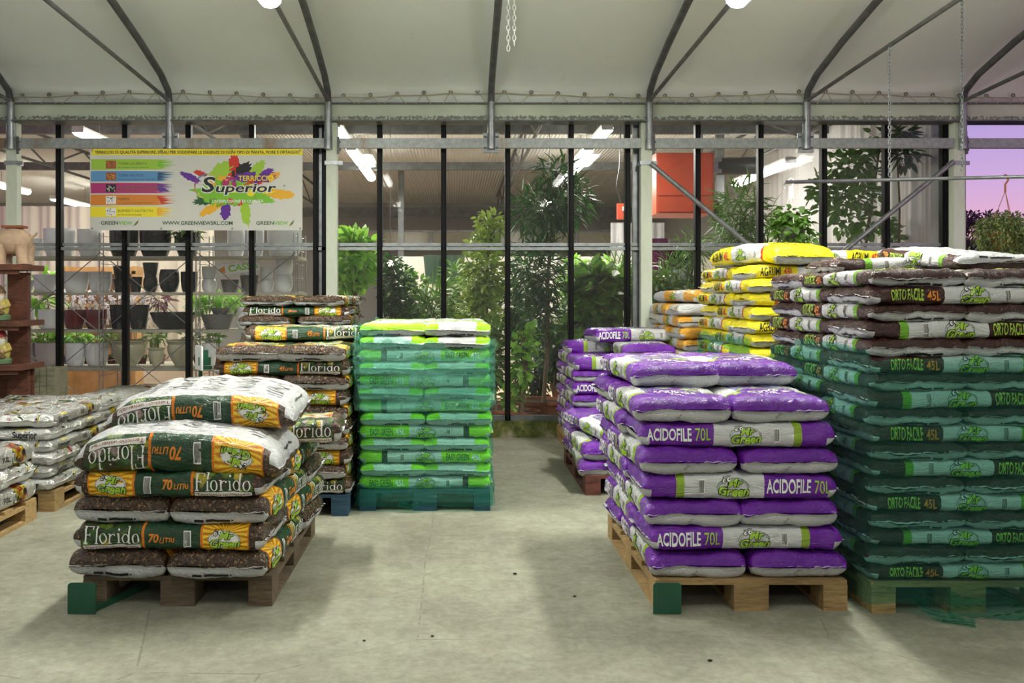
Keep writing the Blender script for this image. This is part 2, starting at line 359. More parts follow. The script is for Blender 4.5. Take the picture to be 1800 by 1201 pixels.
railspans = [(-5.15, POSTX[0]-.05, 'short galvanised rail at the left edge behind the wooden shelf'), (POSTX[0]+.05, POSTX[1]-.05, 'galvanised rail carrying the printed banner'),
             (POSTX[1]+.05, POSTX[2]-.05, 'rust streaked galvanised rail between the two middle posts'), (POSTX[2]+.05, POSTX[3]-.05, 'galvanised rail in front of the red heater'),
             (POSTX[3]+.05, 6.2, 'galvanised rail crossing the open purple sky')]
for a, b, lb in railspans:
    tag(MB().box(((a+b)/2, 8.47, 2.72), (b-a, .05, .09)).build('steel_rail', M['rust']), lb, 'rail', 'rails along the top of the glass wall')
# arches, sleeves, ties
an = ['first arch from the left, at the frame edge', 'arch above the middle of the banner', 'arch right of the banner near the left lamp', 'arch in the middle of the roof beside the white chains',
      'arch right of the middle, near the right lamp', 'arch with a bracket above the yellow bags', 'arch above the end post by the open sky', 'arch beyond the end post over the open side']
for i, x in enumerate(ARCHX):
    a = empty('roof_arch', (x, 0, 0), label='curved grey steel roof '+an[i], cat='roof arch', group='roof arches')
    pts = [(0, 8.42, 3.02), (0, 8.42, 3.10), (0, 8.38, 3.185)]+[(0, y-.0, z-.075) for y, z in PROF[4:-1]]
    MB().tube(pts, .030, 12).build('tube', M['galv_dark'], a, smooth=True, sharp=50)
    m = MB().tube([(0, 8.42, 2.68), (0, 8.42, 3.09)], .034, 14); m.tube([(0, 8.42, 2.66), (0, 8.42, 2.82)], .037, 14); m.build('sleeve', M['galv'], a, smooth=True, sharp=50)
    if i in (1, 3, 5):
        m = MB().box((0, 8.442, 2.73), (.15, .014, .16)); m.box((0, 8.455, 2.64), (.15, .04, .012)); m.build('bracket_plate', M['galv'], a)
        m = MB(); [m.lathe([(0, -.012), (.012, -.012), (.012, .0), (0, .0)], 6, (u, 8.43, z)) for u in (-.055, .055) for z in (2.68, 2.78)]; m.build('bolt', M['galv_dark'], a)
tn = {1: 'left of the banner arch rising to the upper left', 2: 'under the left lamp', 4: 'under the right lamp', 5: 'carrying the thin chain at the right', 6: 'at the upper right corner above the end post', 0: 'at the left edge of the frame'}
for i, lb in tn.items():
    tag(MB().tube([(ARCHX[i], 8.40, 3.10), (ARCHX[i], 7.5, 3.14), (ARCHX[i], 5.8, 3.21), (ARCHX[i], 3.5, 3.24), (ARCHX[i], -1.2, 3.1)], .017, 10).build('tie_bar', M['galv_dark'], smooth=True), 'thin steel tie bar '+lb, 'tie bar', 'tie bars under the roof')
# knee braces
for (a, b, lb) in ((W(1143, 287, 8.44), W(1340, 450, 8.44), 'slanting steel brace from the middle post down behind the yellow bags'), (W(1676, 284, 8.44), W(1478, 446, 8.44), 'slanting steel brace from the end post down to the left')):
    m = MB().tube([a, b], .022, 10); o = m.build('knee_brace', M['galv'], smooth=True, sharp=50); tag(o, lb, 'brace')

# ------------------------------------------------------------------ lamps
def lamp(i, x, y, z, L, watts, yard):
    if watts == 0: return
    r = empty('batten_light', (x, y, z), cat='lamp', group='yard ceiling lamps' if yard else 'shop ceiling lamps')
    lbs = {(1, 0): 'lit white batten lamp at the top left of the roof', (1, 1): 'lit white batten lamp at the top right of the roof',
           (0, 0): 'lit batten lamp inside the shop above the banner left end', (0, 1): 'nearest lit batten lamp inside, right of the banner post', (0, 2): 'second lit batten lamp of the left-hand row inside',
           (0, 3): 'third lit batten lamp of the left-hand row inside', (0, 4): 'nearest lit batten lamp left of the red heater', (0, 5): 'second lit batten lamp of the row left of the heater',
           (0, 6): 'long lit batten lamp, lowest in view of the heater row', (0, 7): 'long lit batten lamp slanting in front of white sheets', (0, 8): 'lit batten lamp far inside behind the banner left edge', (0, 9): 'lit batten lamp far inside at the left edge, above the brown shelf'}
    r['label'] = lbs.get((1 if yard else 0, i), 'lit batten lamp under the roof outside the picture, %s' % ('', '', 'left of the aisle', 'right of the aisle', 'above the silver bags', 'beyond the brown stack', 'added fill light behind the viewer, left', 'added fill light behind the viewer, right')[i % 8])
    m = MB().box((0, 0, .035), (.12, L, .05)); m.box((0, L/2, .02), (.13, .02, .07)); m.box((0, -L/2, .02), (.13, .02, .07)); m.build('housing', M['lampbody'], r)
    m = MB(); prof = [(-.07, .01), (-.065, -.02), (-.04, -.045), (0, -.055), (.04, -.045), (.065, -.02), (.07, .01)]
    vs = [(a, yy, b) for yy in (-L/2+.01, L/2-.01) for a, b in prof]; m.add(vs, [(k, k+1, k+8, k+7) for k in range(6)]+[tuple(range(7)), tuple(range(13, 6, -1))])
    m.build('diffuser', M['tube_on'] if yard and y > 5 else M['tube_dim'], r, smooth=True, sharp=60)
    top = 3.9 if yard else 3.6
    if not yard:
        MB().tube([(0, -L*.3, .05), (0, -L*.3, .4)], .004, 5).tube([(0, L*.3, .05), (0, L*.3, .4)], .004, 5).build('hanger', M['wire'], r)
    else: MB().tube([(0, L*.3, .0), (0, L*.3, .1)], .012, 6).tube([(0, -L*.3, 0), (0, -L*.3, .1)], .012, 6).build('hanger', M['wire'], r)
    ld = bpy.data.lights.new('lamp_light', 'AREA'); ld.shape = 'RECTANGLE'; ld.size = .14; ld.size_y = L; ld.energy = watts*(.42 if yard else 1.1); ld.color = (1, .99, .88)
    lo = bpy.data.objects.new('lamp_light', ld); COL.objects.link(lo); lo.parent = r; lo.location = (0, 0, -.07)
for i, (x, y, z, L, wt) in enumerate(YARD_LAMPS): lamp(i, x, y, z, L, wt, True)
for i, (x, y, z, L, wt) in enumerate(SHOP_LAMPS): lamp(i, x, y, z, L, wt, False)

# ------------------------------------------------------------------ 2-D print shapes
_tc = {}
def text2d(txt, size=1.0, xs=1.0, bold=0.0, shear=0.0, res=3):
    k = (txt, round(size, 4), round(xs, 3), round(bold, 4), shear)
    if k in _tc: return _tc[k]
    cu = bpy.data.curves.new('t', 'FONT'); cu.body = txt; cu.size = 1.0; cu.offset = bold; cu.align_x = 'CENTER'; cu.align_y = 'CENTER'; cu.resolution_u = res; cu.shear = shear; cu.fill_mode = 'BOTH'
    o = bpy.data.objects.new('t', cu); me = bpy.data.meshes.new_from_object(o)
    # a capital of the built-in font is about 0.7 of its size: scale so capitals are `size` high
    s = size/.7; vs = [(v.co.x*s*xs, v.co.y*s) for v in me.vertices]; fs = [tuple(p.vertices) for p in me.polygons]
    bpy.data.meshes.remove(me); bpy.data.objects.remove(o); bpy.data.curves.remove(cu)
    _tc[k] = (vs, fs); return _tc[k]
def twidth(t): return max(v[0] for v in t[0])-min(v[0] for v in t[0])
def fit(txt, size, width, bold=0., shear=0.):
    t = text2d(txt, size, 1., bold, shear); w0 = twidth(t)
    return text2d(txt, size, width/w0, bold, shear)
def rect2(x0, y0, x1, y1): return ([(x0, y0), (x1, y0), (x1, y1), (x0, y1)], [(0, 1, 2, 3)])
def poly2(ps): return (list(ps), [tuple(range(len(ps)))])
def ring2(rx, ry, w, seg=28, wy=None, cx=0, cy=0, a0=0, a1=2*pi):
    wy = w if wy is None else wy; vs = []; fs = []
    for i in range(seg+1):
        t = a0+(a1-a0)*i/seg; vs += [(cx+rx*cos(t), cy+ry*sin(t)), (cx+(rx-w)*cos(t), cy+(ry-wy)*sin(t))]
        if i < seg: fs.append((2*i, 2*i+2, 2*i+3, 2*i+1))
    return (vs, fs)
def disc2(r, cx=0, cy=0, seg=12, ry=None): return poly2([(cx+r*cos(2*pi*i/seg), cy+(ry or r)*sin(2*pi*i/seg)) for i in range(seg)])
def join2(*sh):
    vs = []; fs = []
    for s in sh:
        b = len(vs); vs += s[0]; fs += [tuple(i+b for i in f) for f in s[1]]
    return (vs, fs)
def mv(s, dx, dy, k=1.0, ky=None): return ([(x*k+dx, y*(k if ky is None else ky)+dy) for x, y in s[0]], s[1])
def florido(h):           # serif word, cap height h, centred
    out = []; x = 0.0
    def R_(a, b, c, d): out.append(rect2(a, b, c, d))
    def O(cx, w=.30, hh=.31): out.append(ring2(w, hh, .115, 24, .035, cx, .30))
    R_(.08, 0, .21, 1); R_(0, 0, .3, .045); R_(0, .955, .72, 1); R_(.2, .5, .5, .55); R_(.66, .78, .72, 1); R_(.46, .42, .51, .63)       # F
    R_(.92, 0, 1.03, 1.04); R_(.84, 0, 1.11, .04); R_(.84, 1.0, 1.03, 1.04)                                                  # l
    O(1.48)
    R_(1.95, 0, 2.06, .6); R_(1.87, 0, 2.16, .04); R_(1.88, .56, 2.06, .6); out.append(ring2(.2, .17, .07, 12, .05, 2.25, .43, R(40), R(180))); out.append(disc2(.065, 2.38, .52))   # r
    R_(2.62, 0, 2.73, .6); R_(2.54, 0, 2.81, .04); R_(2.55, .56, 2.73, .6); out.append(disc2(.075, 2.675, .83))                # i
    O(3.2); R_(3.40, 0, 3.51, 1.04); R_(3.32, 1.0, 3.51, 1.04); R_(3.4, 0, 3.6, .04)                                           # d
    O(3.98)
    j = join2(*out); return ([((a-2.14)*h, (b-.5)*h) for a, b in j[0]], j[1])
def logo(w, lvl=1):
    # the two-line lettering in a swirl oval with big-eyed bug on the top left; returns decals
    k = w/2.3; L = []
    L.append((mv(join2(ring2(1.14, .62, .035, 32), mv(ring2(1.02, .52, .025, 32), .03, -.02)), 0, 0, k), 'dkgreen', lvl))
    L.append((mv(join2(mv(text2d('Mr', .52, 1.1, .085, .25), .08, .26), mv(text2d('Green', .56, 1.05, .085, .25), .0, -.32)), 0, 0, k), 'black', lvl+1))
    L.append((mv(join2(mv(text2d('Mr', .52, 1.1, .03, .25), .08, .26), mv(text2d('Green', .56, 1.05, .03, .25), .0, -.32)), 0, 0, k), 'lime', lvl+2))
    L.append((mv(join2(disc2(.17, -.62, .42), disc2(.17, -.30, .50), rect2(-.75, .66, -.40, .7), rect2(-.42, .74, -.1, .78), rect2(-.66, .5, -.62, .7)), 0, 0, k), 'black', lvl+1))
    L.append((mv(join2(disc2(.12, -.62, .42), disc2(.12, -.30, .50)), 0, 0, k), 'white', lvl+2))
    L.append((mv(join2(disc2(.045, -.58, .42), disc2(.045, -.27, .50)), 0, 0, k), 'black', lvl+3))
    return L
def barcode(w, h, lvl=1):     # bars stacked up the height, with white ground
    r = random.Random(7); out = []; y = -h/2
    while y < h/2-.002:
        t = r.choice((.0012, .002, .003)); out.append(rect2(-w/2, y, w/2, min(h/2, y+t))); y += t+r.choice((.0012, .002))
    return [(rect2(-w*.62, -h*.56, w*.62, h*.56), 'white', lvl), (join2(*out), 'black', lvl+1)]
def barcode_v(w, h, lvl=1):
    r = random.Random(9); out = []; x = -w/2
    while x < w/2-.002:
        t = r.choice((.0012, .002, .003)); out.append(rect2(x, -h/2, min(w/2, x+t), h/2)); x += t+r.choice((.0012, .002))
    return [(rect2(-w*.6, -h*.58, w*.6, h*.58), 'white', lvl), (join2(*out), 'black', lvl+1)]
def place(L, dx, dy): return [(mv(s, dx, dy), m, l) for s, m, l in L]

# ------------------------------------------------------------------ bags
def section(Wd, H, n=6.5, N=160):
    ps = []
    for i in range(N):
        a = -pi+2*pi*i/N         # starts at front gusset (-y), goes over the top
        ca, sa = cos(a), sin(a)
        y = math.copysign(abs(ca)**(2/n), ca)*Wd/2; z = math.copysign(abs(sa)**(2/3.6), sa)*H/2
        ps.append((y, -z))
    ps.append(ps[0]); ac = [0]
    for i in range(1, len(ps)): ac.append(ac[-1]+math.hypot(ps[i][0]-ps[i-1][0], ps[i][1]-ps[i-1][1]))
    P = ac[-1]
    def f(q):
        q = q % P; lo, hi = 0, len(ac)-1
        while hi-lo > 1:
            m = (lo+hi)//2
            if ac[m] <= q: lo = m
            else: hi = m
        t = (q-ac[lo])/max(1e-9, ac[hi]-ac[lo]); return (ps[lo][0]*(1-t)+ps[hi][0]*t, ps[lo][1]*(1-t)+ps[hi][1]*t)
    return f, P
def make_bag(name, L, Wd, H, mat, decals, seed=0, dome=0., droop=0., wr=1., endR=None, NS=84, NQ=84, slump=0.):
    """decals: list of (shape2d, matkey, level, side, x0[, y0]); side: 'f','b' (gussets), 't' top, 'u' underside end marks"""
    sec, P = section(Wd, H); off = Vector((seed*7.3, seed*3.1, seed*1.7)); RE = endR or min(.16, H*.50)
    def pt(x, q):
        y, z = sec(q); d = max(0., L/2-abs(x)); t = min(1, d/RE); e = (1-(1-t)**2.8)**(1/2.8)
        e = max(e, .035); yy = y*(1-.05*(1-e)+.0*t); zz = z*e
        # fuller in the middle, thinner at the long edges
        if dome: zz += dome*(1-(2*x/L)**2)*(1-(2*y/Wd)**2*.7)*(1 if z > 0 else .25)*(1 if z > 0 else -1)*min(1, abs(z)/(H*.4))
        p = Vector((x, yy, zz)); nv = Vector((x*3.2, y*5, z*6))+off
        nn = noise.noise(nv)*.009+noise.noise(nv*2.7)*.006+abs(noise.noise(nv*5.5))*-.005
        rid = abs(noise.noise(Vector((x*6+seed, y*26, z*30))))*.010*(1-t)      # gathers at the welded ends
        k = wr*min(1, t*1.6+.15)
        c1 = noise.noise(Vector((x*7+z*9, y*7-z*14, seed+z*6))); c2 = noise.noise(Vector((x*11-z*16+5, y*12+z*10, seed*2.)))
        nn += max(0, 1-abs(c1)*7)*.0042+max(0, 1-abs(c2)*6)*.0026-.001
        nrm = Vector((0, y/(Wd*Wd)*1.2, z/(H*H)*.5)); nrm = nrm.normalized() if nrm.length > 1e-6 else Vector((0, 0, 1))
        p += nrm*nn*k; p.z -= math.copysign(rid*wr, z)*min(1, abs(z)/(H*.25))
        p.x += noise.noise(Vector((y*9, z*4, seed+math.copysign(5, x))))*.012*wr*(1 if t < .8 else 0)*(1-t)
        p.z -= droop*(abs(2*x/L)**2.6)+slump*(y/(Wd/2))
        if d <= 0: p.z += .006*noise.noise(Vector((y*11, seed, x)))
        return p
    xs = []
    h = NS//2
    for i in range(h+1):
        u = i/h; xs.append(-L/2+L/2*(u**1.9))
    xs = [-L/2-.010]+xs; xs = xs+[-x for x in reversed(xs[:-1])]
    verts = []; uvs = []
    for x in xs:
        for j in range(NQ):
            q = P*j/NQ; X = max(-L/2, min(L/2, x)); p = pt(X, q)
            if abs(x) > L/2: p = Vector((x+ .004*noise.noise(Vector((p.y*20, seed, 1))), p.y, p.z*1.0+.008*noise.noise(Vector((p.y*8, seed, x)))))
            verts.append(p)
    faces = []; fuv = []
    n = len(xs)
    for i in range(n-1):
        for j in range(NQ):
            j2 = (j+1) % NQ; faces.append((i*NQ+j, (i+1)*NQ+j, (i+1)*NQ+j2, i*NQ+j2))
            u0, u1 = xs[i]/L+.5, xs[i+1]/L+.5; v0, v1 = j/NQ, (j+1)/NQ
            fuv += [(u0, v0), (u1, v0), (u1, v1), (u0, v1)]
    faces.append(tuple(range(NQ))); fuv += [(.0, .3)]*NQ
    faces.append(tuple(reversed(range((n-1)*NQ, n*NQ)))); fuv += [(1., .3)]*NQ
    mats = [mat]; mi = [0]*len(faces)
    def nrm_at(x, q):
        a = pt(x+.004, q)-pt(x-.004, q); b = pt(x, q+.004)-pt(x, q-.004); n_ = b.cross(a)
        n_ = -n_
        return n_.normalized() if n_.length > 0 else Vector((0, 0, 1))
    for dc in decals:
        sh, mk, lvl, side, x0 = dc[:5]; y0 = dc[5] if len(dc) > 5 else 0.
        bm = bmesh.new(); vv = [bm.verts.new((a, b, 0)) for a, b in sh[0]]
        for f in sh[1]:
            try: bm.faces.new([vv[i] for i in f])
            except ValueError: pass
        xsx = [a for a, b in sh[0]]; ysy = [b for a, b in sh[0]]
        for ax, lo, hi in ((0, min(xsx), max(xsx)), (1, min(ysy), max(ysy))):
            st = .022; c = math.ceil(lo/st)*st
            while c < hi:
                no = (1, 0, 0) if ax == 0 else (0, 1, 0)
                bmesh.ops.bisect_plane(bm, geom=bm.verts[:]+bm.edges[:]+bm.faces[:], plane_co=(c, c, 0), plane_no=no, dist=1e-5); c += st
        bm.verts.ensure_lookup_table()
        if mk not in [m.name if hasattr(m, 'name') else m for m in mats] and M[mk] not in mats: mats.append(M[mk])
        idx = mats.index(M[mk]); base = len(verts)
        for i, v in enumerate(bm.verts):
            v.index = i; X, Y = v.co.x, v.co.y
            if side == 'f': x, q = x0+X, y0+Y
            elif side == 'b': x, q = x0-X, P/2-(y0+Y)
            elif side == 't': x, q = x0-Y, P/4+y0+X          # read from the u=1 end
            elif side == 'T': x, q = x0+Y, P/4+y0-X          # read from the u=0 end
            else: x, q = x0+Y, 3*P/4+y0+X
            x = max(-L/2+.002, min(L/2-.002, x)); p = pt(x, q); verts.append(p+nrm_at(x, q)*(.0008*lvl+.0016))
        for f in bm.faces:
            faces.append(tuple(v.index+base for v in f.verts)); mi.append(idx); fuv += [(.5, .5)]*len(f.verts)
        bm.free()
    me = bpy.data.meshes.new(name); me.from_pydata([tuple(v) for v in verts], [], faces)
    for m in mats: me.materials.append(m)
    me.polygons.foreach_set('material_index', mi); me.polygons.foreach_set('use_smooth', [True]*len(faces))
    uvl = me.uv_layers.new(name='UVMap'); uvl.data.foreach_set('uv', [c for p in fuv for c in p])
    me.update(); return me

def bagmat(name, bands, top, bottom=(.56, .57, .58), gus=.07, rough=.24, texfn=None, metal=0., toplo=.12, tophi=.38):
    """bands: constant stops along u; top: function(t,u,v,co)->colour or None"""
    t = NT(name); uv = t.n('TexCoord').outputs['UV']; sp = t.n('SeparateXYZ'); t.l(uv, sp.inputs[0]); u, v = sp.outputs[0], sp.outputs[1]
    co = t.coord()
    c = t.ramp(u, bands, True)
    if texfn: c = texfn(t, u, v, co, c)
    if top: c = t.mix(t.inr(v, toplo, tophi), c, top(t, u, v, co))
    nearend = t.math('SUBTRACT', 1, t.inr(u, .045, .955)); gg = t.math('SUBTRACT', gus, t.math('MULTIPLY', nearend, gus-.010))
    under = t.math('MULTIPLY', t.math('GREATER_THAN', v, t.math('ADD', gg, .5)), t.math('LESS_THAN', v, t.math('SUBTRACT', 1, gg)))
    ln = t.noise(t.coord(scale=(3, 60, 60)), 12, 2)
    c2 = t.mix(t.math('MULTIPLY', t.math('MULTIPLY', t.math('GREATER_THAN', t.noise(t.coord(scale=(9, 70, 1)), 4, 1), .56), t.inr(u, .2, .8)), .55), bottom, (.2, .2, .2))
    c2 = t.mix(t.math('MULTIPLY', t.math('GREATER_THAN', t.noise(co, 14, 3), .72), .6), c2, (.25, .22, .16))
    c = t.mix(under, c, c2)
    t.col(c); t.set(rough, metal, .55)
    if metal: t.l(t.math('MULTIPLY', t.math('SUBTRACT', 1, under), metal), t.b.inputs['Metallic'])
    n1 = t.noise(t.coord(scale=(1, 1.8, 2.2)), 10, 4, .6, 1.6); n2 = t.noise(t.coord(scale=(1, 1.3, 2.4)), 30, 3, .6, 1.4)
    a = t.math('ABSOLUTE', t.math('SUBTRACT', n1, .5)); b = t.math('ABSOLUTE', t.math('SUBTRACT', n2, .5)); h = t.math('SUBTRACT', t.math('MULTIPLY', b, -.30), a)
    t.bump(h, .75, .028); return t.m
WH = (.62, .63, .63)
def peat(t, co):
    n = t.noise(co, 75, 3, .7); m = t.voro(co, 55)
    return t.mix(t.math('GREATER_THAN', n, .60), t.ramp(m, [(.1, (.012, .007, .004)), (.6, (.055, .03, .017))]), (.28, .17, .08))
def garden(t, co, sc=30, pal=None):
    nd = t.n('TexVoronoi'); t.l(co, nd.inputs['Vector']); nd.inputs['Scale'].default_value = sc
    sep = t.n('SeparateXYZ'); t.l(nd.outputs['Color'], sep.inputs[0])
    pal = pal or [(0, (.02, .07, .015)), (.3, (.04, .13, .02)), (.48, (.18, .30, .03)), (.6, (.02, .03, .01)), (.7, (.6, .5, .04)), (.78, (.5, .32, .32)), (.86, (.06, .02, .02)), (1, (.3, .06, .04))]
    return t.mix(t.math('MULTIPLY', nd.outputs['Distance'], .9), t.ramp(sep.outputs[0], pal, True), (.02, .04, .01))
def sunfl(t, u, v, uc):
    du = t.math('MULTIPLY', t.math('SUBTRACT', u, uc), .8); vv = t.math('SUBTRACT', t.math('FRACT', t.math('ADD', v, .5)), .5)
    # distance of v from nearest gusset centre (0 or .5)
    va = t.math('SUBTRACT', .25, t.math('ABSOLUTE', t.math('SUBTRACT', t.math('ABSOLUTE', vv), .25)))
    an = t.math('ARCTAN2', t.math('ADD', va, -.03), du); s = t.math('SINE', t.math('MULTIPLY', an, 22))
    return t.ramp(t.math('MULTIPLY_ADD', s, .5, .5), [(0, (.55, .17, .005)), (.45, (.85, .42, .01)), (1, (.95, .68, .05))])
def florido_tex(white_logo=False):
    def f(t, u, v, co, c):
        c = t.mix(t.inr(u, -.1, .075), c, peat(t, co)); c = t.mix(t.inr(u, .945, 1.2), c, peat(t, co))
        c = t.mix(t.inr(u, .085, .315), c, sunfl(t, u, v, .2)); c = t.mix(t.inr(u, .635, .945), c, garden(t, co)); return c
    return f
fl_bands = [(0, (.03, .02, .01)), (.075, (.75, .22, .01)), (.085, (.8, .45, .02)), (.315, (.75, .2, .01)), (.328, (.012, .055, .022)), (.618, (.75, .2, .01)), (.635, (.2, .3, .05)), (.945, (.03, .02, .01))]
def fl_top(t, u, v, co):
    big = t.noise(co, 5, 3, .5, .8)
    g = t.ramp(big, [(.3, (.02, .06, .02)), (.42, (.10, .2, .04)), (.5, (.5, .5, .4)), (.56, (.55, .42, .05)), (.62, (.35, .05, .03)), (.72, (.5, .5, .45))])
    e = t.math('ADD', t.inr(u, -.1, .09), t.inr(u, .93, 1.1)); return t.mix(e, g, peat(t, co))
bm_f = bagmat('florido_bag_film', fl_bands, fl_top, texfn=florido_tex(), rough=.13)
def two(c, text_end, band_c, stripe): return [(0, c), (text_end, band_c), (.785, stripe), (.825, c), (1, c)]
def ac_top(t, u, v, co):
    vv = t.math('ABSOLUTE', t.math('SUBTRACT', v, .25)); arc = t.math('MULTIPLY_ADD', t.math('MULTIPLY', vv, vv), -4, .0)
    ua = t.math('ADD', u, arc); n = t.noise(co, 13, 5, .7)
    ph = t.ramp(n, [(.3, (.03, .015, .05)), (.45, (.12, .03, .12)), (.55, (.16, .2, .42)), (.65, (.4, .36, .5)), (.75, (.55, .5, .6))])
    c = t.ramp(ua, [(0, (.135, .012, .32)), (.3, WH), (.62, (.3, .5, .05)), (.64, (.135, .012, .32)), (1, (.135, .012, .32))], True)
    return t.mix(t.inr(ua, .34, .62), c, ph)
PU = (.150, .012, .345)
bm_p = bagmat('purple_bag_film', two(PU, .375, WH, (.27, .42, .03)), ac_top, rough=.13)
GR = (.36, .72, .012)
bm_g = bagmat('lime_bag_film', two(GR, .375, WH, (.02, .03, .01)), lambda t, u, v, co: t.ramp(u, [(0, GR), (.4, (.55, .65, .5)), (.75, WH), (1, WH)]), gus=.062, rough=.14)
BR = (.045, .014, .012)
bm_b = bagmat('brown_bag_film', two(BR, .375, WH, (.16, .42, .02)), lambda t, u, v, co: t.mix(t.inr(u, .3, .7), BR, garden(t, co, 10)), rough=.12)
YE = (.88, .74, .01)
bm_y = bagmat('yellow_bag_film', [(0, YE), (.36, WH), (.785, (.5, .04, .01)), (.81, YE), (1, YE)], lambda t, u, v, co: t.ramp(u, [(0, YE), (.28, WH), (.60, (.8, .3, .02)), (.62, YE), (1, YE)], True), rough=.14)
OR = (.72, .36, .03)
bm_o = bagmat('amber_white_bag_film', [(0, WH), (.3, OR), (.5, WH), (.75, OR), (1, OR)], lambda t, u, v, co: t.mix(t.inr(v, .15, .4), OR, (.6, .58, .5)), rough=.3)
def sil_tex(t, u, v, co, c):
    n = t.noise(co, 9, 2, .5, 1.5); nd = t.n('TexVoronoi'); t.l(t.coord(scale=(1, 1, 1)), nd.inputs['Vector']); nd.inputs['Scale'].default_value = 38
    sep = t.n('SeparateXYZ'); t.l(nd.outputs['Color'], sep.inputs[0])
    pal = t.ramp(sep.outputs[0], [(0, (.5, .05, .02)), (.2, (.7, .6, .02)), (.4, (.08, .25, .03)), (.55, (.08, .02, .2)), (.68, (.02, .02, .02)), (.8, (.6, .25, .02)), (1, (.25, .5, .05))], True)
    du = t.math('ABSOLUTE', t.math('SUBTRACT', u, .76)); mk = t.math('LESS_THAN', t.math('ADD', du, t.math('MULTIPLY', n, .16)), .165)
    return t.mix(mk, c, pal)
def sil_top(t, u, v, co):
    n = t.noise(co, 7, 3, .5, 2.0); nd = t.n('TexVoronoi'); t.l(co, nd.inputs['Vector']); nd.inputs['Scale'].default_value = 26
    sep = t.n('SeparateXYZ'); t.l(nd.outputs['Color'], sep.inputs[0])
    pal = t.ramp(sep.outputs[0], [(0, (.5, .08, .03)), (.2, (.65, .6, .03)), (.45, (.15, .3, .03)), (.6, (.1, .03, .22)), (.75, (.02, .06, .02)), (1, (.6, .3, .05))], True)
    return t.mix(t.math('GREATER_THAN', n, .56), (.72, .73, .72), pal)
bm_s = bagmat('silver_bag_film', [(0, (.72, .73, .72)), (.5, (.76, .77, .76)), (.98, (.72, .73, .72))], sil_top, bottom=(.72, .73, .72), texfn=sil_tex, rough=.19, metal=.88)

def both(L, x0, y0=0.):        # decals on both gussets; the back order mirrors itself
    out = []
    for s, m, l in L:
        out.append((s, m, l, 'f', x0, y0)); out.append((s, m, l, 'b', x0, y0))
    return out
def endmarks(L, y0=0):
    out = []
    for sx in (-1, 1):
        s = join2(rect2(-.10, -.003, -.06, .003), rect2(-.05, -.003, .05, .003), rect2(.055, -.002, .063, .002))
        out.append((s, 'black', 1, 'u', sx*(L/2-.0075)))
    return out
LB = .81
def dec_acido(hh=.054):
    d = both([(mv(fit('ACIDOFILE', hh, .185, .02), -.042, 0), 'white', 1), (mv(fit('70L', hh, .065, .0), .097, 0), 'lime', 1)], -.245)
    d += both(logo(.135), .03)+both(barcode_v(.022, hh*.95), .16)
    d += [(fit('ACIDOFILE', .035, .19, .02), 'white', 1, 't', .235), (fit('70L', .026, .06, .02), 'white', 1, 't', .285), (fit('Mr Green TERRICCIO', .022, .24), 'lime', 1, 't', .195)]
    return d+[(rect2(-.17, -.004, .17, .0), 'white', 1, 'f', 0, -.2)][:0]
def dec_orto():
    d = both([(mv(fit('ORTO FACILE', .045, .135, .015), -.036, 0), 'lime', 1), (mv(fit('45L', .036, .055, .02), .073, -.003), 'orange', 1)], -.221)
    d += both(logo(.125), .02)+both(barcode_v(.02, .045), .16)
    return d+[(fit('ORTO FACILE', .04, .24, .02), 'lime', 1, 't', .26), (fit('45L', .035, .08, .02), 'orange', 1, 't', .32)]+endmarks(LB)
def dec_easy():
    return both([(mv(fit('EASY GREEN', .036, .14, .01), -.035, 0), 'dkgreen', 1), (mv(fit('45L', .034, .06, .02), .08, 0), 'white', 1)], -.235)+both(logo(.12), .0)+both(barcode_v(.022, .035), .14)+endmarks(LB)
def dec_agr():
    return both([(mv(fit('AGRUMI', .055, .13, .02), -.035, 0), 'black', 1), (mv(fit('45L', .045, .06, .03), .075, 0), 'red', 1)], -.245)+both(logo(.12), -.0)+both(barcode_v(.022, .045), .16)+[
        (fit('AGRUMI', .045, .2, .02), 'black', 1, 't', .2), (fit('45L', .035, .08, .03), 'red', 1, 't', .27)]
def dec_flo(lit, hh=.075, f=1.):
    fl = florido(hh); fl = ([(a*.235/(4.28*hh), b) for a, b in fl[0]], fl[1])
    def mir(sh, mk, lv, x, y=0., w=0): return [(sh, mk, lv, 'f', x, y), (sh, mk, lv, 'b', x, y)]
    d = both([(fl, 'white', 2)], .235, hh*.2)+both([(rect2(-.12, -hh*.15, .12, hh*.15), 'white', 1)], .235, -hh*.52)
    d += both([(fit('Terriccio universale', hh*.17, .225, .01), 'brown_ink', 2)], .235, -hh*.52)
    t70 = join2(mv(fit(lit, hh*.5, hh*.6, .03, .2), -hh*.42, 0), mv(fit('LITRI', hh*.3, hh*.85, .02, .2), hh*.36, -hh*.08))
    d += both([(t70, 'orange', 1)], .03)+both(barcode_v(.026, hh*.8), -.085)
    d += both([(mv(disc2(1, 0, 0, 24, .55), 0, 0, .068), 'white', 1)], -.24)+both(logo(.135, 2), -.24)
    return d+endmarks(LB)
def dec_sup(lit):
    d = both([(fit('Superior', .042, .15, .02), 'black', 1)], -.25, -.005)+both([(fit('TERRICCIO', .015, .08, .01), 'yellow', 1)], -.23, .03)
    d += both([(fit(lit, .032, .075, .01), 'black', 1)], .06)+both(barcode_v(.02, .045), .145)
    d += [(mv(disc2(1, 0, 0, 20, .5), 0, 0, .06), 'dkgreen', 1, 't', .3), (mv(s := text2d('Mr Green', .02, .8, .02), 0, 0), 'white', 2, 't', .3)]
    return d
print('building bags')
KIND = {}
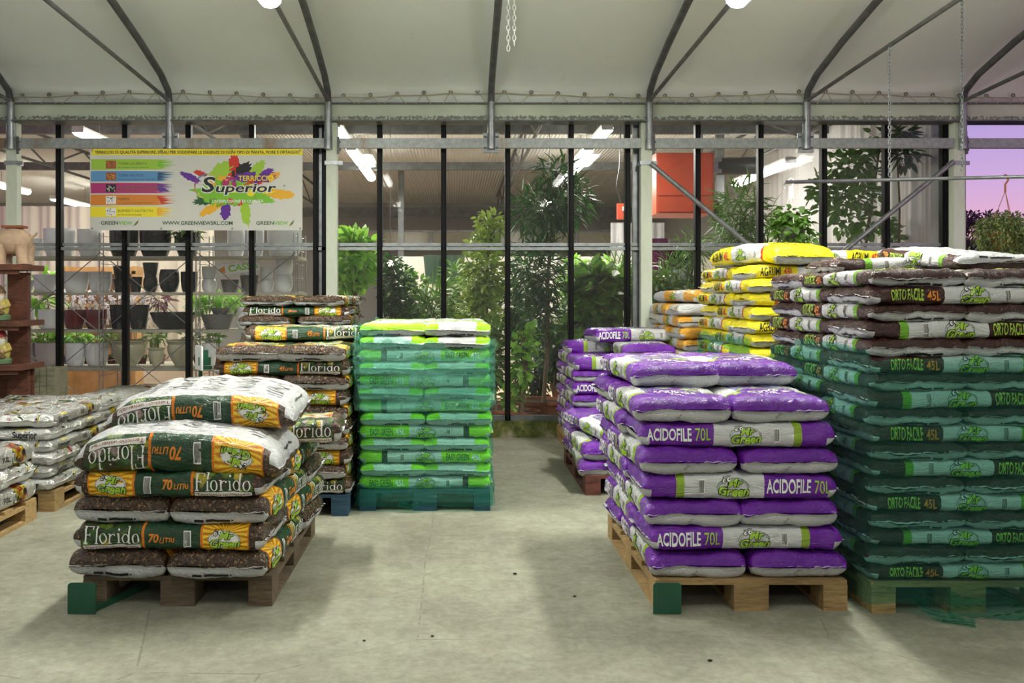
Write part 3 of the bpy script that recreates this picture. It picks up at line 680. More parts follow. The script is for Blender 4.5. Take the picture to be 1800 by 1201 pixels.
def variants(key, n, **kw):
    KIND[key] = [make_bag(kw['nm'], LB, kw.get('W', .410), kw['H'], kw['mat'], kw['dec'], seed=i+1+len(KIND)*5, dome=kw.get('dome', 0), droop=kw.get('droop', 0), wr=kw.get('wr', 1.)) for i in range(n)]
variants('acido', 3, nm='soil_bag', H=.112, mat=bm_p, dec=dec_acido(), droop=.004)
variants('florido', 3, nm='soil_bag', H=.119, mat=bm_f, dec=dec_flo('70'), wr=1.1)
variants('florido45', 2, nm='soil_bag', H=.093, mat=bm_f, dec=dec_flo('45', .055))
variants('easy', 2, nm='soil_bag', H=.081, mat=bm_g, dec=dec_easy(), wr=.9)
variants('orto', 3, nm='soil_bag', H=.0765, mat=bm_b, dec=dec_orto())
variants('agrumi', 3, nm='soil_bag', H=.090, mat=bm_y, dec=dec_agr(), droop=.006)
variants('amber', 2, nm='soil_bag', H=.10, mat=bm_o, dec=both(logo(.11), .0), droop=.008)
variants('silver', 2, nm='soil_bag', H=.082, mat=bm_s, dec=dec_sup('45L'))
variants('silver70', 2, nm='soil_bag', H=.12, mat=bm_s, dec=dec_sup('70L'))
def backtext():
    rr = random.Random(3); out = []
    for c in range(5):
        x0 = -.30+c*.14; ls = []
        for k in range(11):
            w = rr.uniform(.05, .10); y = .13-k*.024; ls.append(rect2(y-.003, x0-.05, y+.003, x0-.05+w))
        out.append((join2(*ls), 'grey_ink', 1, 'u', 0.))
    return out
M['grey_ink'] = plain('print_grey', (.13, .13, .13))
FAT = {'f': make_bag('soil_bag', .86, .5, .15, bm_f, [d[:4]+(d[4]*1.05,)+((d[5],) if len(d) > 5 else ()) for d in dec_flo('70', .085)]+backtext(), seed=41, dome=.05, droop=-.06, wr=1.5, endR=.17),
       'f2': make_bag('soil_bag', .84, .48, .14, bm_f, dec_flo('70', .08)+backtext(), seed=43, dome=.045, droop=-.065, wr=1.6, endR=.18),
       'y': make_bag('soil_bag', .80, .42, .11, bm_y, dec_agr(), seed=47, dome=.03, droop=.02, wr=1.2)}
print('bags built')
def bag(me, x, y, z, rz, label, group, rx=0., ry=0.):
    o = bpy.data.objects.new('soil_bag', me); COL.objects.link(o); o.location = (x, y, z); o.rotation_euler = (rx, ry, rz)
    return tag(o, label, 'bag', group)
ORD = ['bottom', 'second', 'third', 'fourth', 'fifth', 'sixth', 'seventh', 'eighth', 'ninth', 'tenth', 'eleventh', 'twelfth', 'thirteenth', 'fourteenth', 'fifteenth', 'sixteenth', 'seventeenth', 'eighteenth']
def stack(key, x0, y0, n, h, first, look, where, group, side, flip=None, jit=.010, z0=.129, seed=1, only=None, lean=(0, 0), yaw=0., sw=1.):
    """x0 = left edge of the 0.8 m front, y0 = front; side 'L' (its left flank is in view) or 'R'"""
    r = random.Random(seed); xc = x0+.4; end_rz = -pi/2 if side == 'L' else pi/2
    for i in range(n):
        ty = first if i % 2 == 0 else ('L' if first == 'E' else 'E')
        z = z0+h*(i+.5); m = KIND[key]; lx = lean[0]*i; ly = lean[1]*i
        J = lambda a=1.: r.uniform(-jit, jit)*a
        lab = lambda role: '%s, %s, %s layer, %s' % (look, role, ORD[i], where)
        if ty == 'E':
            L = [(-.2, .40, end_rz, 'end-on left'), (.2, .40, end_rz, 'end-on right'), (0, 1.0, 0 if side == 'L' else pi, 'crosswise at rear')]
        else:
            q = (i//2+(0 if flip is None else flip)) % 2
            L = [(0, .2, 0 if q else pi, 'long side forward'), (-.2, .80, end_rz, 'rear left'), (.2, .80, end_rz, 'rear right')]
        for k, (dx, dy, rz, role) in enumerate(L):
            if only and not only(i, k, ty): continue
            px_, py_ = (dx*sw+.4)*cos(yaw)+dy*sin(yaw), dy*cos(yaw)-(dx*sw+.4)*sin(yaw)
            o = bag(r.choice(m), x0+px_+J()+lx, y0+py_+J()+ly, z+J(.15), rz-yaw+J(2.2), lab(role), group)
            o.scale = (1, r.uniform(.98, 1.01)*sw, r.uniform(.98, 1.02))
    return z0+h*n
# pallets (front face 0.8 m wide, 1.2 m deep)
def pallet(x0, y0, mat, label):
    r = empty('wooden_pallet', (x0, y0, 0), label=label, cat='pallet', group='pallets under the bags'); r.scale = (1, 1, .885)
    for k in range(5):
        MB().box((.4, .0725+k*(1.2-.145)/4, .133), (.8, .135 if k % 2 == 0 else .10, .022)).build('deck_board', mat, r)
    for k in range(3):
        xx = (.05, .4, .75)[k]; wx = (.1, .145, .1)[k]
        MB().box((xx, .6, .111), (wx, 1.2, .022)).build('stringer_board', mat, r)
        MB().box((xx, .6, .011), (wx, 1.2, .022)).build('bottom_board', mat, r)
        for j in range(3): MB().box((xx, (.0725, .6, 1.1275)[j], .061), (wx, .142, .078)).build('block', mat, r)
    return r
# D purple front
pallet(.835, 3.84, M['wood_pale'], 'pale wooden pallet under the front purple bags with green corner plate')
zt = stack('acido', .835, 3.86, 7, .1095, 'E', 'purple and white soil bag', 'front purple stack', 'purple bags on the front pallet', 'L', flip=1, jit=.014, seed=4, lean=(-.012, 0))
ztop = zt
for k, (x, y, rz, lb) in enumerate(((1.06-.06, 4.62, -pi/2+.03, 'left'), (1.45-.06, 4.66, -pi/2-.04, 'right'))):
    bag(KIND['acido'][k], x, y, zt+.058, rz, 'purple and white soil bag set back on top of front purple stack, %s one' % lb, 'purple bags on the front pallet', rx=0)
# E red pallet, loose purple bags
pallet(.86, 6.08, M['wood_red'], 'reddish wooden pallet behind the front purple stack')
r_ = random.Random(8)
words = ['lowest', 'second']
for i in range(2):
    bag(KIND['acido'][i % 3], 1.04, 6.50+.03*i, .187+.105*i, -pi/2+.1*(i % 2)-.05, 'slumped purple soil bag, %s of the left column on the reddish pallet' % words[i], 'purple bags on the reddish pallet', ry=.05)
    bag(KIND['acido'][(i+1) % 3], 1.46, 6.48, .187+.105*i, -pi/2, 'purple soil bag, %s of the right column on the reddish pallet' % words[i], 'purple bags on the reddish pallet')
bag(KIND['acido'][0], 1.10, 6.46, .405, -pi/2+.30, 'crooked purple soil bag lying on top of the reddish pallet heap', 'purple bags on the reddish pallet', ry=.1)
for i in range(2): bag(KIND['acido'][i], 1.25, 7.05, .187+.105*i, 0, 'purple soil bag crosswise at the rear of the reddish pallet, %s layer' % ORD[i], 'purple bags on the reddish pallet')
# F far purple
pallet(.945, 7.36, M['wood_pale'], 'pale wooden pallet under the farthest purple stack by the glass')
zt = stack('acido', .945, 7.36, 7, .1, 'L', 'small-looking purple soil bag', 'far purple stack', 'purple bags stacked by the glass', 'L', flip=1, seed=5)
bag(KIND['acido'][0], 1.36, 8.05, zt+.055, pi, 'purple soil bag lying crosswise at the rear top of the far purple stack', 'purple bags stacked by the glass')
bag(KIND['acido'][1], 1.52, 7.6, zt+.055, -pi/2, 'purple soil bag on the right top of the far purple stack', 'purple bags stacked by the glass')
bag(KIND['acido'][2], 1.55, 7.9, zt+.16, .1, 'highest purple soil bag crowning the far purple stack', 'purple bags stacked by the glass')
# C lime green
pallet(-.585, 5.64, M['wood_blue'], 'blue painted wooden pallet under the lime green stack')
zt = stack('easy', -.585, 5.66, 12, .078, 'L', 'lime green soil bag', 'green wrapped stack', 'lime green bags under film', 'L', flip=1, jit=.006, seed=6)
for dx, dy, rz, lb in ((-.2, .42, pi/2, 'left'), (.2, .41, -pi/2, 'right'), (0, 1.0, 0, 'crosswise rear')): bag(KIND['easy'][0], -.185+dx, 5.66+dy, zt+.040, rz, 'topmost lime green and white soil bag, %s one on the green wrapped stack' % lb, 'lime green bags under film')
# B florido 45
pallet(-1.44, 5.5, M['wood_blue'], 'blue painted wooden pallet under the dark soil bags beside the green stack')
zt = stack('florido45', -1.44, 5.5, 10, .0885, 'L', 'dark printed soil bag', 'middle dark stack', 'dark printed bags behind the front left stack', 'R', flip=1, seed=7, jit=.012)
bag(KIND['florido45'][0], -.98, 6.2, zt+.055, .12, 'white and flowered soil bag lying across the top of the middle dark stack', 'dark printed bags behind the front left stack')
# B2 20 litre
pallet(-1.62, 7.0, M['wood_old'], 'weathered pallet under the farthest dark stack')
KIND['florido20'] = [make_bag('soil_bag', LB, .40, .078, bm_f, dec_flo('20', .045), seed=60+i) for i in range(2)]
zt = stack('florido20', -1.62, 7.0, 16, .074, 'L', 'small dark printed soil bag', 'farthest dark stack', 'small dark bags by the glass', 'R', flip=1, seed=9, jit=.018)
# A florido 70 front left
pallet(-1.575, 3.90, M['wood_old'], 'weathered dark wooden pallet under the front left bags')
zt = stack('florido', -1.60, 3.88, 4, .113, 'E', 'dark peat printed soil bag', 'front left stack', 'dark printed bags on the front left pallet', 'R', flip=0, jit=.014, seed=10, yaw=.055, sw=1.03)
bag(FAT['f'], -1.16, 4.08, zt+.10, 0, 'big upside-down soil bag with white back, lower of two on front left stack', 'dark printed bags on the front left pallet', ry=pi+.035, rx=-.06)
bag(FAT['f2'], -1.13, 4.28, zt+.255, 0, 'upside-down soil bag with white back, highest on the front left stack', 'dark printed bags on the front left pallet', ry=pi-.03, rx=-.10)
bag(KIND['florido'][2], -.98, 4.72, zt+.062, .08, 'soil bag lying behind the two upside-down bags on the front left stack', 'dark printed bags on the front left pallet')
# I brown
pallet(1.722, 3.81, M['wood_pale'], 'wooden pallet under the tall brown stack wrapped in teal film')
zt = stack('orto', 1.722, 3.82, 18, .0720, 'L', 'brown and white soil bag', 'tall brown stack', 'brown bags in teal film', 'L', flip=1, jit=.008, seed=11)
ztb = zt
bag(KIND['orto'][0], 2.31, 4.80, zt+.041, pi, 'brown and white soil bag crosswise at the rear top of the tall brown stack', 'brown bags in teal film')
bag(KIND['orto'][1], 2.50, 4.62, zt+.078, -pi/2, 'brown soil bag turned white back up, end-on, on top of the brown stack', 'brown bags in teal film', rx=pi, ry=.10)
# H yellow
pallet(1.85, 5.77, M['wood_pale'], 'wooden pallet under the tall yellow stack')
zt = stack('agrumi', 1.85, 5.77, 16, .0865, 'E', 'yellow soil bag', 'tall yellow stack', 'yellow bags behind the brown stack', 'L', flip=0, jit=.016, seed=12)
bag(FAT['y'], 2.08, 6.12, zt+.07, -pi/2+.25, 'plump yellow soil bag crowning the tall yellow stack', 'yellow bags behind the brown stack')
bag(KIND['agrumi'][0], 2.38, 6.0, zt+.045, pi, 'yellow and white soil bag beside the crowning bag on the yellow stack', 'yellow bags behind the brown stack').scale = (.85, .9, 1)
# G amber
pallet(1.79, 7.30, M['wood_old'], 'pallet under the orange and white stack by the glass')
zt = stack('amber', 1.79, 7.30, 12, .094, 'E', 'orange and white soil bag', 'orange stack by the glass', 'orange and white bags by the glass', 'L', flip=0, jit=.02, seed=13)
bag(KIND['amber'][0], 2.02, 7.75, zt+.06, -pi/2+.2, 'mostly white soil bag crowning the orange stack by the glass', 'orange and white bags by the glass', rx=.0)
# J, K silver
pallet(-3.24, 5.61, M['wood_pale'], 'pale pallet under the silver bags near the garden figure shelf')
zt = stack('silver', -3.255, 5.60, 6, .077, 'L', 'shiny silver soil bag', 'far silver stack', 'silver bags at the left', 'R', flip=0, jit=.02, seed=14)
pallet(-3.27, 4.24, M['wood_pale'], 'pale pallet under the nearest silver bags at the left edge')
zt = stack('silver70', -3.27, 4.22, 3, .112, 'L', 'large silver soil bag', 'near silver stack', 'large silver bags at the left edge', 'R', flip=0, jit=.015, seed=15)

# a second silver pallet further back behind the first
pallet(-3.0, 7.0, M['wood_old'], 'pallet of flat silver bags just before the glass')
zt = stack('silver', -3.02, 7.0, 5, .08, 'L', 'silver colourful soil bag', 'silver stack before the glass', 'silver bags before the glass', 'R', flip=1, jit=.02, seed=16)

# ------------------------------------------------------------------ stretch film
def film(name, x0, x1, y0, y1, zlo, zhi, mat, label, seed, lay=None, pad=.014, rag=.02, hi=None, span=(0., 1.), nz=60, group=None, amp=.006):
    """tube of film round the stack; hi(s) gives extra height of the top edge, span the part of the girth covered"""
    w, d = x1-x0+2*pad, y1-y0+2*pad; P = 2*(w+d); rc = .05
    N = 200; ring = []
    for i in range(N+1):
        s = (span[0]+(span[1]-span[0])*i/N) % 1.0
        q = s*P      # from front left corner, along front, right, back, left
        if q < w: p = (q, 0)
        elif q < w+d: p = (w, q-w)
        elif q < 2*w+d: p = (w-(q-w-d), d)
        else: p = (0, d-(q-2*w-d))
        x, y = p; cx = min(max(x, rc), w-rc); cy = min(max(y, rc), d-rc); dx, dy = x-cx, y-cy; l = math.hypot(dx, dy)
        if l > rc: x, y = cx+dx/l*rc, cy+dy/l*rc
        ring.append((x-w/2, y-d/2, s))
    mb = MB(); vs = []
    for j in range(nz+1):
        for i, (x, y, s) in enumerate(ring):
            top = zhi+(hi(s) if hi else 0)+rag*noise.noise(Vector((s*22, seed, 0)))+rag*.6*noise.noise(Vector((s*70, seed, 3)))
            bot = zlo+rag*.8*noise.noise(Vector((s*16, seed, 9)))
            z = bot+(top-bot)*j/nz
            k = 1+(amp*noise.noise(Vector((s*5, z*28, seed)))+amp*.6*noise.noise(Vector((s*30, z*10, seed+4))))/.4
            if lay: k -= .010*(.5+.5*cos(2*pi*(z-lay[0])/lay[1]))/.4-.004/.4
            vs.append((x*k, y*k, z))
    n = N+1; fs = [(j*n+i, j*n+i+1, (j+1)*n+i+1, (j+1)*n+i) for j in range(nz) for i in range(N)]
    o = mb.add(vs, fs).build(name, mat, smooth=True); o.location = ((x0+x1)/2, (y0+y1)/2, 0); return tag(o, label, 'film', group)
film('stretch_film', 1.722, 2.522, 3.81, 5.02, .045, 1.045, M['film'], 'dark teal stretch film wrapped round the lower part of the tall brown stack', 3, lay=(.129, .144), pad=.02, rag=.012,
     hi=lambda s: .03*sin(s*9)+(.03 if s > .8 else 0))
film('stretch_film', -.585, .215, 5.645, 6.86, .03, 1.0, M['film_lite'], 'pale teal stretch film round the whole lime green stack', 5, lay=(.144, .156), pad=.016, rag=.015, hi=lambda s: .15*max(0, 1-s*9) + (.14 if s > .70 else 0))
film('stretch_film', -.60, .225, 5.63, 6.87, .62, 1.0, M['film_mid'], 'torn loose outer film hanging round the upper half of the lime green stack', 8, pad=.022, rag=.09, span=(-.33, .5), amp=.012,
     hi=lambda s: .06*max(0, 1-s*7) if s < .5 else .13)
film('stretch_film', -.60, .225, 5.63, 6.87, .035, .16, M['film'], 'dark teal film strips bunched round the blue pallet of the green stack', 12, pad=.02, rag=.03, nz=14, amp=.012)
film('stretch_film', 1.85, 2.65, 5.77, 6.98, .06, .95, M['film'], 'teal film round the lower yellow stack', 14, pad=.02, rag=.03, hi=lambda s: .10 if s > .62 else -.02)
# loose tails of film on the floor under the brown stack
def tail(pts, wid, label, seed):
    vs = []; n = 9
    for i, p in enumerate(pts):
        p = Vector(p); t = i/(len(pts)-1); ww = wid*(1-.5*t)*(1+.5*noise.noise(Vector((t*9, seed, 0))))
        d = (Vector(pts[min(i+1, len(pts)-1)])-Vector(pts[max(i-1, 0)])).normalized(); sd = d.cross(Vector((0, -.9, .35))).normalized()
        for k in range(n): vs.append(p+sd*ww*(k/(n-1)-.5)+Vector((0, -.012*sin(k*1.7+i*.6), .008*cos(k*2.1+i))))
    fs = [(i*n+k, i*n+k+1, (i+1)*n+k+1, (i+1)*n+k) for i in range(len(pts)-1) for k in range(n-1)]
    tag(MB().add(vs, fs).build('film_scrap', M['film'], smooth=True), label, 'film')
def interp(ps, m=8):
    out = []
    for i in range(len(ps)-1):
        for k in range(m): out.append(Vector(ps[i]).lerp(Vector(ps[i+1]), k/m))
    out.append(Vector(ps[-1])); return out
tail(interp([(1.89, 3.78, .075), (1.92, 3.75, .04), (1.96, 3.71, .02), (2.06, 3.65, .014)]), .05, 'twisted teal film tail trailing to the floor from the brown stack', 1)
tail(interp([(2.02, 3.78, .05), (2.17, 3.75, .035), (2.33, 3.74, .035), (2.47, 3.76, .05)]), .09, 'ragged teal film sheet sagging under the brown stack', 5)
tail(interp([(-.34, 5.60, .06), (-.28, 5.59, .035), (-.22, 5.60, .05)]), .05, 'small crumple of teal film under the green stack', 7)
# ------------------------------------------------------------------ corner plates
for x, lb in ((-1.50-.04, 'left pallet'), (.95-.075, 'purple pallet')):
    r = empty('corner_guard', (x, 3.80, 0), label='green rounded metal guard plate at the front corner of the %s' % lb, cat='guard plate', group='green guard plates')
    w, h, rc = .116, .128, .014; ps = [(-w/2, 0), (w/2, 0)]
    for cx, a in ((w/2-rc, 0), (-w/2+rc, 90)):
        for k in range(5): t = R(a+90*k/4); ps.append((cx+rc*cos(t), h-rc+rc*sin(t)))
    n = len(ps); vs = [(a, 0, b+.002) for a, b in ps]+[(a, .005, b+.002) for a, b in ps]
    MB().add(vs, [tuple(range(n)), tuple(range(2*n-1, n-1, -1))]+[(i, i+n, (i+1) % n+n, (i+1) % n) for i in range(n)]).build('plate', M['plate'], r)
    MB().box((.02, .02, .004), (.06, .03, .006)).build('foot', M['plate'], r)
tag(MB().box((-1.45, 3.99, .012), (.03, .36, .02), (0, 0, -.35)).build('floor_bar', M['plate']), 'flat green bar lying under the front left pallet', 'bar')
tag(MB().box((-1.22, 3.98, .014), (.10, .03, .02), (0, .1, .7)).box((-1.19, 4.02, .014), (.08, .02, .02), (0, 0, .5)).build('wood_splinter', M['wood_old']), 'broken wood splinters under the front left pallet', 'wood')
# ------------------------------------------------------------------ banner
def banner():
    Z0 = 8.40; k = Z0/F; cx, cy = 345.0, 333.5; wv = lambda X, Y: .012*sin(X*4.2+.7)*(.4+.6*(.37-Y)/.74)
    def q(px, py): return ((px-cx)*k, (cy-py)*k)
    mb = MB(); mats = [sm('banner_vinyl', (.62, .62, .58), .35, var=.05, sc=2)]
    def put(sh, mk, lvl):
        m = M[mk] if isinstance(mk, str) else mk
        if m not in mats: mats.append(m)
        bm = bmesh.new(); vv = [bm.verts.new((a, b, 0)) for a, b in sh[0]]
        for f in sh[1]:
            try: bm.faces.new([vv[i] for i in f])
            except ValueError: pass
        xs = [a for a, b in sh[0]]; c = math.ceil(min(xs)/.06)*.06
        while c < max(xs):
            bmesh.ops.bisect_plane(bm, geom=bm.verts[:]+bm.edges[:]+bm.faces[:], plane_co=(c, 0, 0), plane_no=(1, 0, 0), dist=1e-5); c += .06
        bm.verts.index_update()
        mb.add([(v.co.x, wv(v.co.x, v.co.y)-.0008*lvl, v.co.y) for v in bm.verts], [tuple(v.index for v in f.verts) for f in bm.faces], mats.index(m)); bm.free()
    def prect(a, b, c, d): x0, y0 = q(a, b); x1, y1 = q(c, d); return rect2(x0, y1, x1, y0)
    put(prect(158, 262, 532, 405), mats[0], 0)
    put(prect(161, 262, 532, 273), 'yellow', 1)
    def tx(s, px, py, hpx, wpx, mk, lvl=3, bold=.01, shear=0):
        x, y = q(px, py); put(mv(fit(s, hpx*k, wpx*k, bold, shear), x, y), mk, lvl)
    tx('TERRICCIO DI QUALITÀ SUPERIORE, IDEALI PER SODDIFARE LE ESIGENZE DI OGNI TIPO DI PIANTA, FIORE E ORTAGGIO', 347, 268, 5.2, 360, 'black', 3, .02)
    r = random.Random(5)
    for i, (c1, c2, t1, t2) in enumerate((('lime', 'green_ink', 'TORBA CALIBRATA', 'per garantire un ottima radicazione'), ('blue', 'navy', 'TORBA BALTICA', 'per una riserva d\'acqua sempre disponibile'),
            ('magenta', 'purple_ink', 'MICORRIZE E TRICHODERMA', 'per dare vigore senza stress per la pianta'), ('orange', 'red', 'POMICE', 'per assicurare un drenaggio equilibrato'), ('yellow', 'amber', 'ELEMENTI NUTRITIVI', 'per una crescita prolungata'))):
        y0 = 280+20.8*i; x0 = 160-i*.3
        put(prect(x0, y0, 240, y0+18.5), c1, 1)
        ps = [(240, y0), (274, y0+.3)]; n = 9
        for j in range(n):
            yy = y0+18.5*j/n; ps += [(r.uniform(290, 316), yy+.9), (r.uniform(272, 286), yy+1.9)]
        ps += [(240, y0+18.5)]; put(poly2([q(*p) for p in ps]), c1 if i in (0, 3, 4) else c1, 1)
        ps2 = [(278, y0+2)]
        for j in range(5): ps2 += [(r.uniform(292, 308), y0+3+3*j), (r.uniform(276, 284), y0+4.5+3*j)]
        put(poly2([q(*p) for p in ps2]), c2, 2)
        put(prect(186.5, y0+2.5, 204.5, y0+16.5), 'brown_ink' if i < 2 else ('black' if i == 2 else 'white'), 2)
        for _ in range(26):
            a = r.uniform(188, 203); b = y0+r.uniform(4, 15); sx = r.uniform(.6, 1.6)
            put(prect(a-sx/2, b-sx/2, a+sx/2, b+sx/2), ('orange', 'amber', 'white', 'black', 'black')[i], 3)
        wd = len(t1)*3.4; tx(t1, 208+wd/2, y0+8, 4.6, wd, 'olive' if i != 1 else 'navy', 3, 0)
        wd = len(t2)*1.55; tx(t2, 208+wd/2, y0+14.5, 2.4, wd, 'olive' if i != 1 else 'navy', 3, 0)
    cols = ['green_ink', 'lime', 'amber', 'yellow', 'red', 'purple_ink', 'green_ink', 'magenta', 'dkgreen', 'orange', 'purple_ink', 'blue']
    def splat(px, py, R0, mk, lvl, ang=None, el=1.6):
        ps = []; R0 = R0*1.3; n = 26; a0 = r.uniform(0, 6) if ang is None else ang
        for j in range(n):
            a = 2*pi*j/n; rr = R0*(r.uniform(.75, .95) if j % 2 else r.uniform(.9, 1.2)); X = rr*cos(a)*el; Y = rr*sin(a)/el**.5
            ps.append(q(px+X*cos(a0)-Y*sin(a0), py-X*sin(a0)-Y*cos(a0)))
        b = (sum(p[0] for p in ps)/n, sum(p[1] for p in ps)/n); put(([b]+ps, [(0, j+1, (j+1) % n+1) for j in range(n)]), mk, lvl)
    for px, py, R0, mk, an, el in ((405, 340, 26, 'green_ink', 0, 2.0), (410, 292, 11, 'red', 1.5, 1.6), (388, 300, 13, 'lime', .6, 1.5), (425, 300, 11, 'black', .6, 1.4), (447, 312, 14, 'purple_ink', .1, 2.2), (450, 300, 10, 'lime', .9, 1.8), (466, 306, 7, 'purple_ink', .6, 2),
            (478, 312, 7, 'amber', .5, 2), (335, 312, 7, 'purple_ink', 2.7, 2.2), (352, 305, 5, 'red', 2.8, 2), (372, 366, 9, 'amber', .5, 2.2), (396, 370, 9, 'purple_ink', 1.5, 1.6), (431, 372, 10, 'lime', 1.7, 2.0), (492, 342, 10, 'amber', -.1, 2.2),
            (460, 348, 9, 'green_ink', -.3, 2.), (380, 322, 12, 'amber', .3, 1.5), (430, 335, 13, 'yellow', 0, 1.7), (405, 322, 11, 'magenta', 0, 1.5), (362, 352, 9, 'dkgreen', 3.3, 2.), (445, 320, 10, 'red', .4, 1.6), (418, 352, 10, 'red', 0, 1.4), (468, 335, 7, 'yellow', 0, 2)):
        splat(px, py, R0, mk, 1, an, el)
    x, y = q(366, 328); put(mv(ring2(25*k, 23*k, 2.4*k, 30, None, 0, 0, R(55), R(250)), x, y), 'navy', 2)
    for a, b, mk in ((55, 95, 'yellow'), (97, 140, 'blue'), (142, 175, 'magenta'), (177, 215, 'amber'), (217, 248, 'yellow')):
        put(mv(ring2(24.4*k, 22.4*k, 1.4*k, 10, None, 0, 0, R(a), R(b)), x, y), mk, 3)
    for mk, b, l in (('white', .07, 3), ('black', .02, 5)):
        x, y = q(364, 326); put(mv(fit('S', 26*k, 24*k*(1+b), b, .15), x, y), mk, l)
        x, y = q(430, 331); put(mv(fit('uperior', 15*k, 106*k*(1+b*.5), b, .15), x, y), mk, l)
    tx('TERRICCIO', 450, 314, 9, 62, 'yellow', 6, .015); tx("UN'ESPLOSIONE DI QUALITÀ", 418, 354, 5, 90, 'white', 5, .02); tx('®', 500, 327, 3, 3.4, 'black', 3)
    tx('WWW.GREENVIEWSRL.COM', 347.5, 392.5, 6, 123, 'dkgreen', 3, .02)
    for c in (207, 480):
        tx('GREEN', c-14, 392.5, 6, 31, 'dkgreen', 3, .015); tx('VIEW', c+14.5, 392.5, 6, 25, 'green_ink', 3, .015)
        put(poly2([q(c+28, 398), q(c+32, 392), q(c+36, 388), q(c+37.5, 385), q(c+36.5, 392), q(c+33, 396)]), 'olive', 3)
    for a in (162, 284, 408, 528):
        for b in (264.5, 402): x, y = q(a, b); put(mv(ring2(.009, .009, .004, 10), x, y), 'black', 2)
    o = mb.build('banner', mats, loc=(q(345, 0)[0]*0+(cx-HX)*k, 8.40, CH+(HY-cy)*k))
    tag(o, 'long printed soil banner with colour splash logo, hanging from the steel rail', 'banner')
    t = MB()
    for a in (162, 284, 408, 528):
        X = (a-cx)*k; t.tube([(X, wv(X, .36), (cy-265)*k), (X+.01, .045, .40), (X+.012, .07, .44)], .003, 5)
    t.build('tie_cord', M['cord'], o)
banner()
# ------------------------------------------------------------------ chains and hanging rod
def chain(name, top, length, label, s=.022, mat='galv', cat='chain'):
    mb = MB(); n = int(length/(s*1.45))
    for i in range(n):
        c = Vector((0, 0, -i*s*1.45)); pts = []
        for k in range(9):
            a = 2*pi*k/8; u, v = cos(a)*s*.45, sin(a)*s*.95
            pts.append(c+(Vector((u, 0, v)) if i % 2 else Vector((0, u, v))))
        mb.tube(pts, s*.16, 5, cap=False)
    o = mb.build(name, M[mat], smooth=True); o.location = top; return tag(o, label, cat)
chain('chain', (.335, 5.8, 3.80), .97, 'white plastic chain hanging left of the pair in the middle of the roof', mat='lampbody')
chain('chain', (.372, 5.8, 3.80), .945, 'white plastic chain hanging right of the pair in the middle of the roof', mat='lampbody')
chain('chain', (3.205, 6.8, 3.17), .99, 'thin steel chain from the tie bar down to the left part of the rod', .02)
chain('chain', (3.74, 6.8, 3.74), 1.52, 'thin steel chain from the roof down to the right part of the rod', .02)
A, B = W(1381, 320.5, 6.8), W(1830, 310, 6.8)
tag(MB().tube([A, B], .0135, 10).tube([A, A+Vector((-.02, 0, -.03)), A+Vector((0, 0, -.05))], .006, 6).build('hanging_rod', M['galv'], smooth=True), 'long thin horizontal steel rod hung on chains at the upper right', 'rod')
# ------------------------------------------------------------------ foliage builders
def crown(mb, ells, n, L, w, droop, rnd, spread=.5, segs=3, out=.6, mi=0):
    tot = sum(e[3]*e[4]*e[5] for e in ells)
    for cx, cy, cz, a, b, c in ells:
        for _ in range(max(8, int(n*a*b*c/tot))):
            v = Vector((rnd.gauss(0, 1), rnd.gauss(0, 1), rnd.gauss(0, 1))).normalized()*(rnd.random()**.45)
            p = Vector((cx+v.x*a, cy+v.y*b, cz+v.z*c)); d = (v*out+Vector((rnd.uniform(-1, 1), rnd.uniform(-1, 1), rnd.uniform(-.8, .8)))*spread)
            if d.length < .01: d = Vector((0, 0, 1))
            s = rnd.uniform(.65, 1.2); mb.leaf(p, d, L*s, w*s, droop, mi, segs, rnd.uniform(-.9, .9))
def plant(name, label, cat, base, ells, leaf, n, L, w, droop=.4, pot=None, potr=.15, poth=.25, trunk=.015, seed=1, group=None, spread=.5, twigs=14, stem='bark', segs=3):
    """ells in coordinates relative to base"""
    rnd = random.Random(seed); r = empty(name, base, label=label, cat=cat, group=group)
    z0 = 0
    if pot:
        z0 = poth*.88
        MB().lathe([(potr*.72, 0), (potr*.98, poth*.86), (potr*1.06, poth*.86), (potr*1.08, poth), (potr*.98, poth), (potr*.92, poth*.88), (.001, poth*.86)], 22).build('pot', M[pot], r, smooth=True, sharp=40)
        MB().lathe([(.001, poth*.885), (potr*.93, poth*.885)], 18).build('soil', M['soil'], r)
    if trunk:
        m = MB(); top = max(ells, key=lambda e: e[2])
        axis = [Vector((0, 0, z0*.9))]+[Vector((top[0]*t+.02*sin(t*9+seed), top[1]*t, z0+(top[2]-z0)*t)) for t in (.25, .5, .75, 1)]
        m.tube(axis, [trunk, trunk*.95, trunk*.85, trunk*.7, trunk*.45], 8)
        for _ in range(twigs):
            e = rnd.choice(ells); v = Vector((rnd.gauss(0, 1), rnd.gauss(0, 1), rnd.gauss(0, .8))).normalized()*.8
            q = Vector((e[0]+v.x*e[3], e[1]+v.y*e[4], e[2]+v.z*e[5])); t = min(.98, max(.12, (q.z-z0-.15)/(top[2]-z0+.001))); j = t*4; i = min(3, int(j)); s0 = axis[i].lerp(axis[i+1], j-i)
            m.tube([s0, s0.lerp(q, .5)+Vector((0, 0, .03)), q], [trunk*.4, trunk*.3, trunk*.15], 5)
        m.build('trunk', M[stem], r, smooth=True)
    mb = MB(); crown(mb, ells, n, L, w, droop, rnd, spread, segs); mb.build('foliage', M[leaf], r, smooth=False)
    return r
def E(px, py, rx, ry, Z, base, depth=None):       # ellipsoid seen at px,py with px radii, at depth Z, relative to base
    c = W(px, py, Z); a = rx*Z/F; b = ry*Z/F; return (c.x-base[0], c.y-base[1], c.z-base[2], a, depth or min(a, b), b)
def G(px, Z): return Vector(((px-HX)*Z/F, Z, -.01))
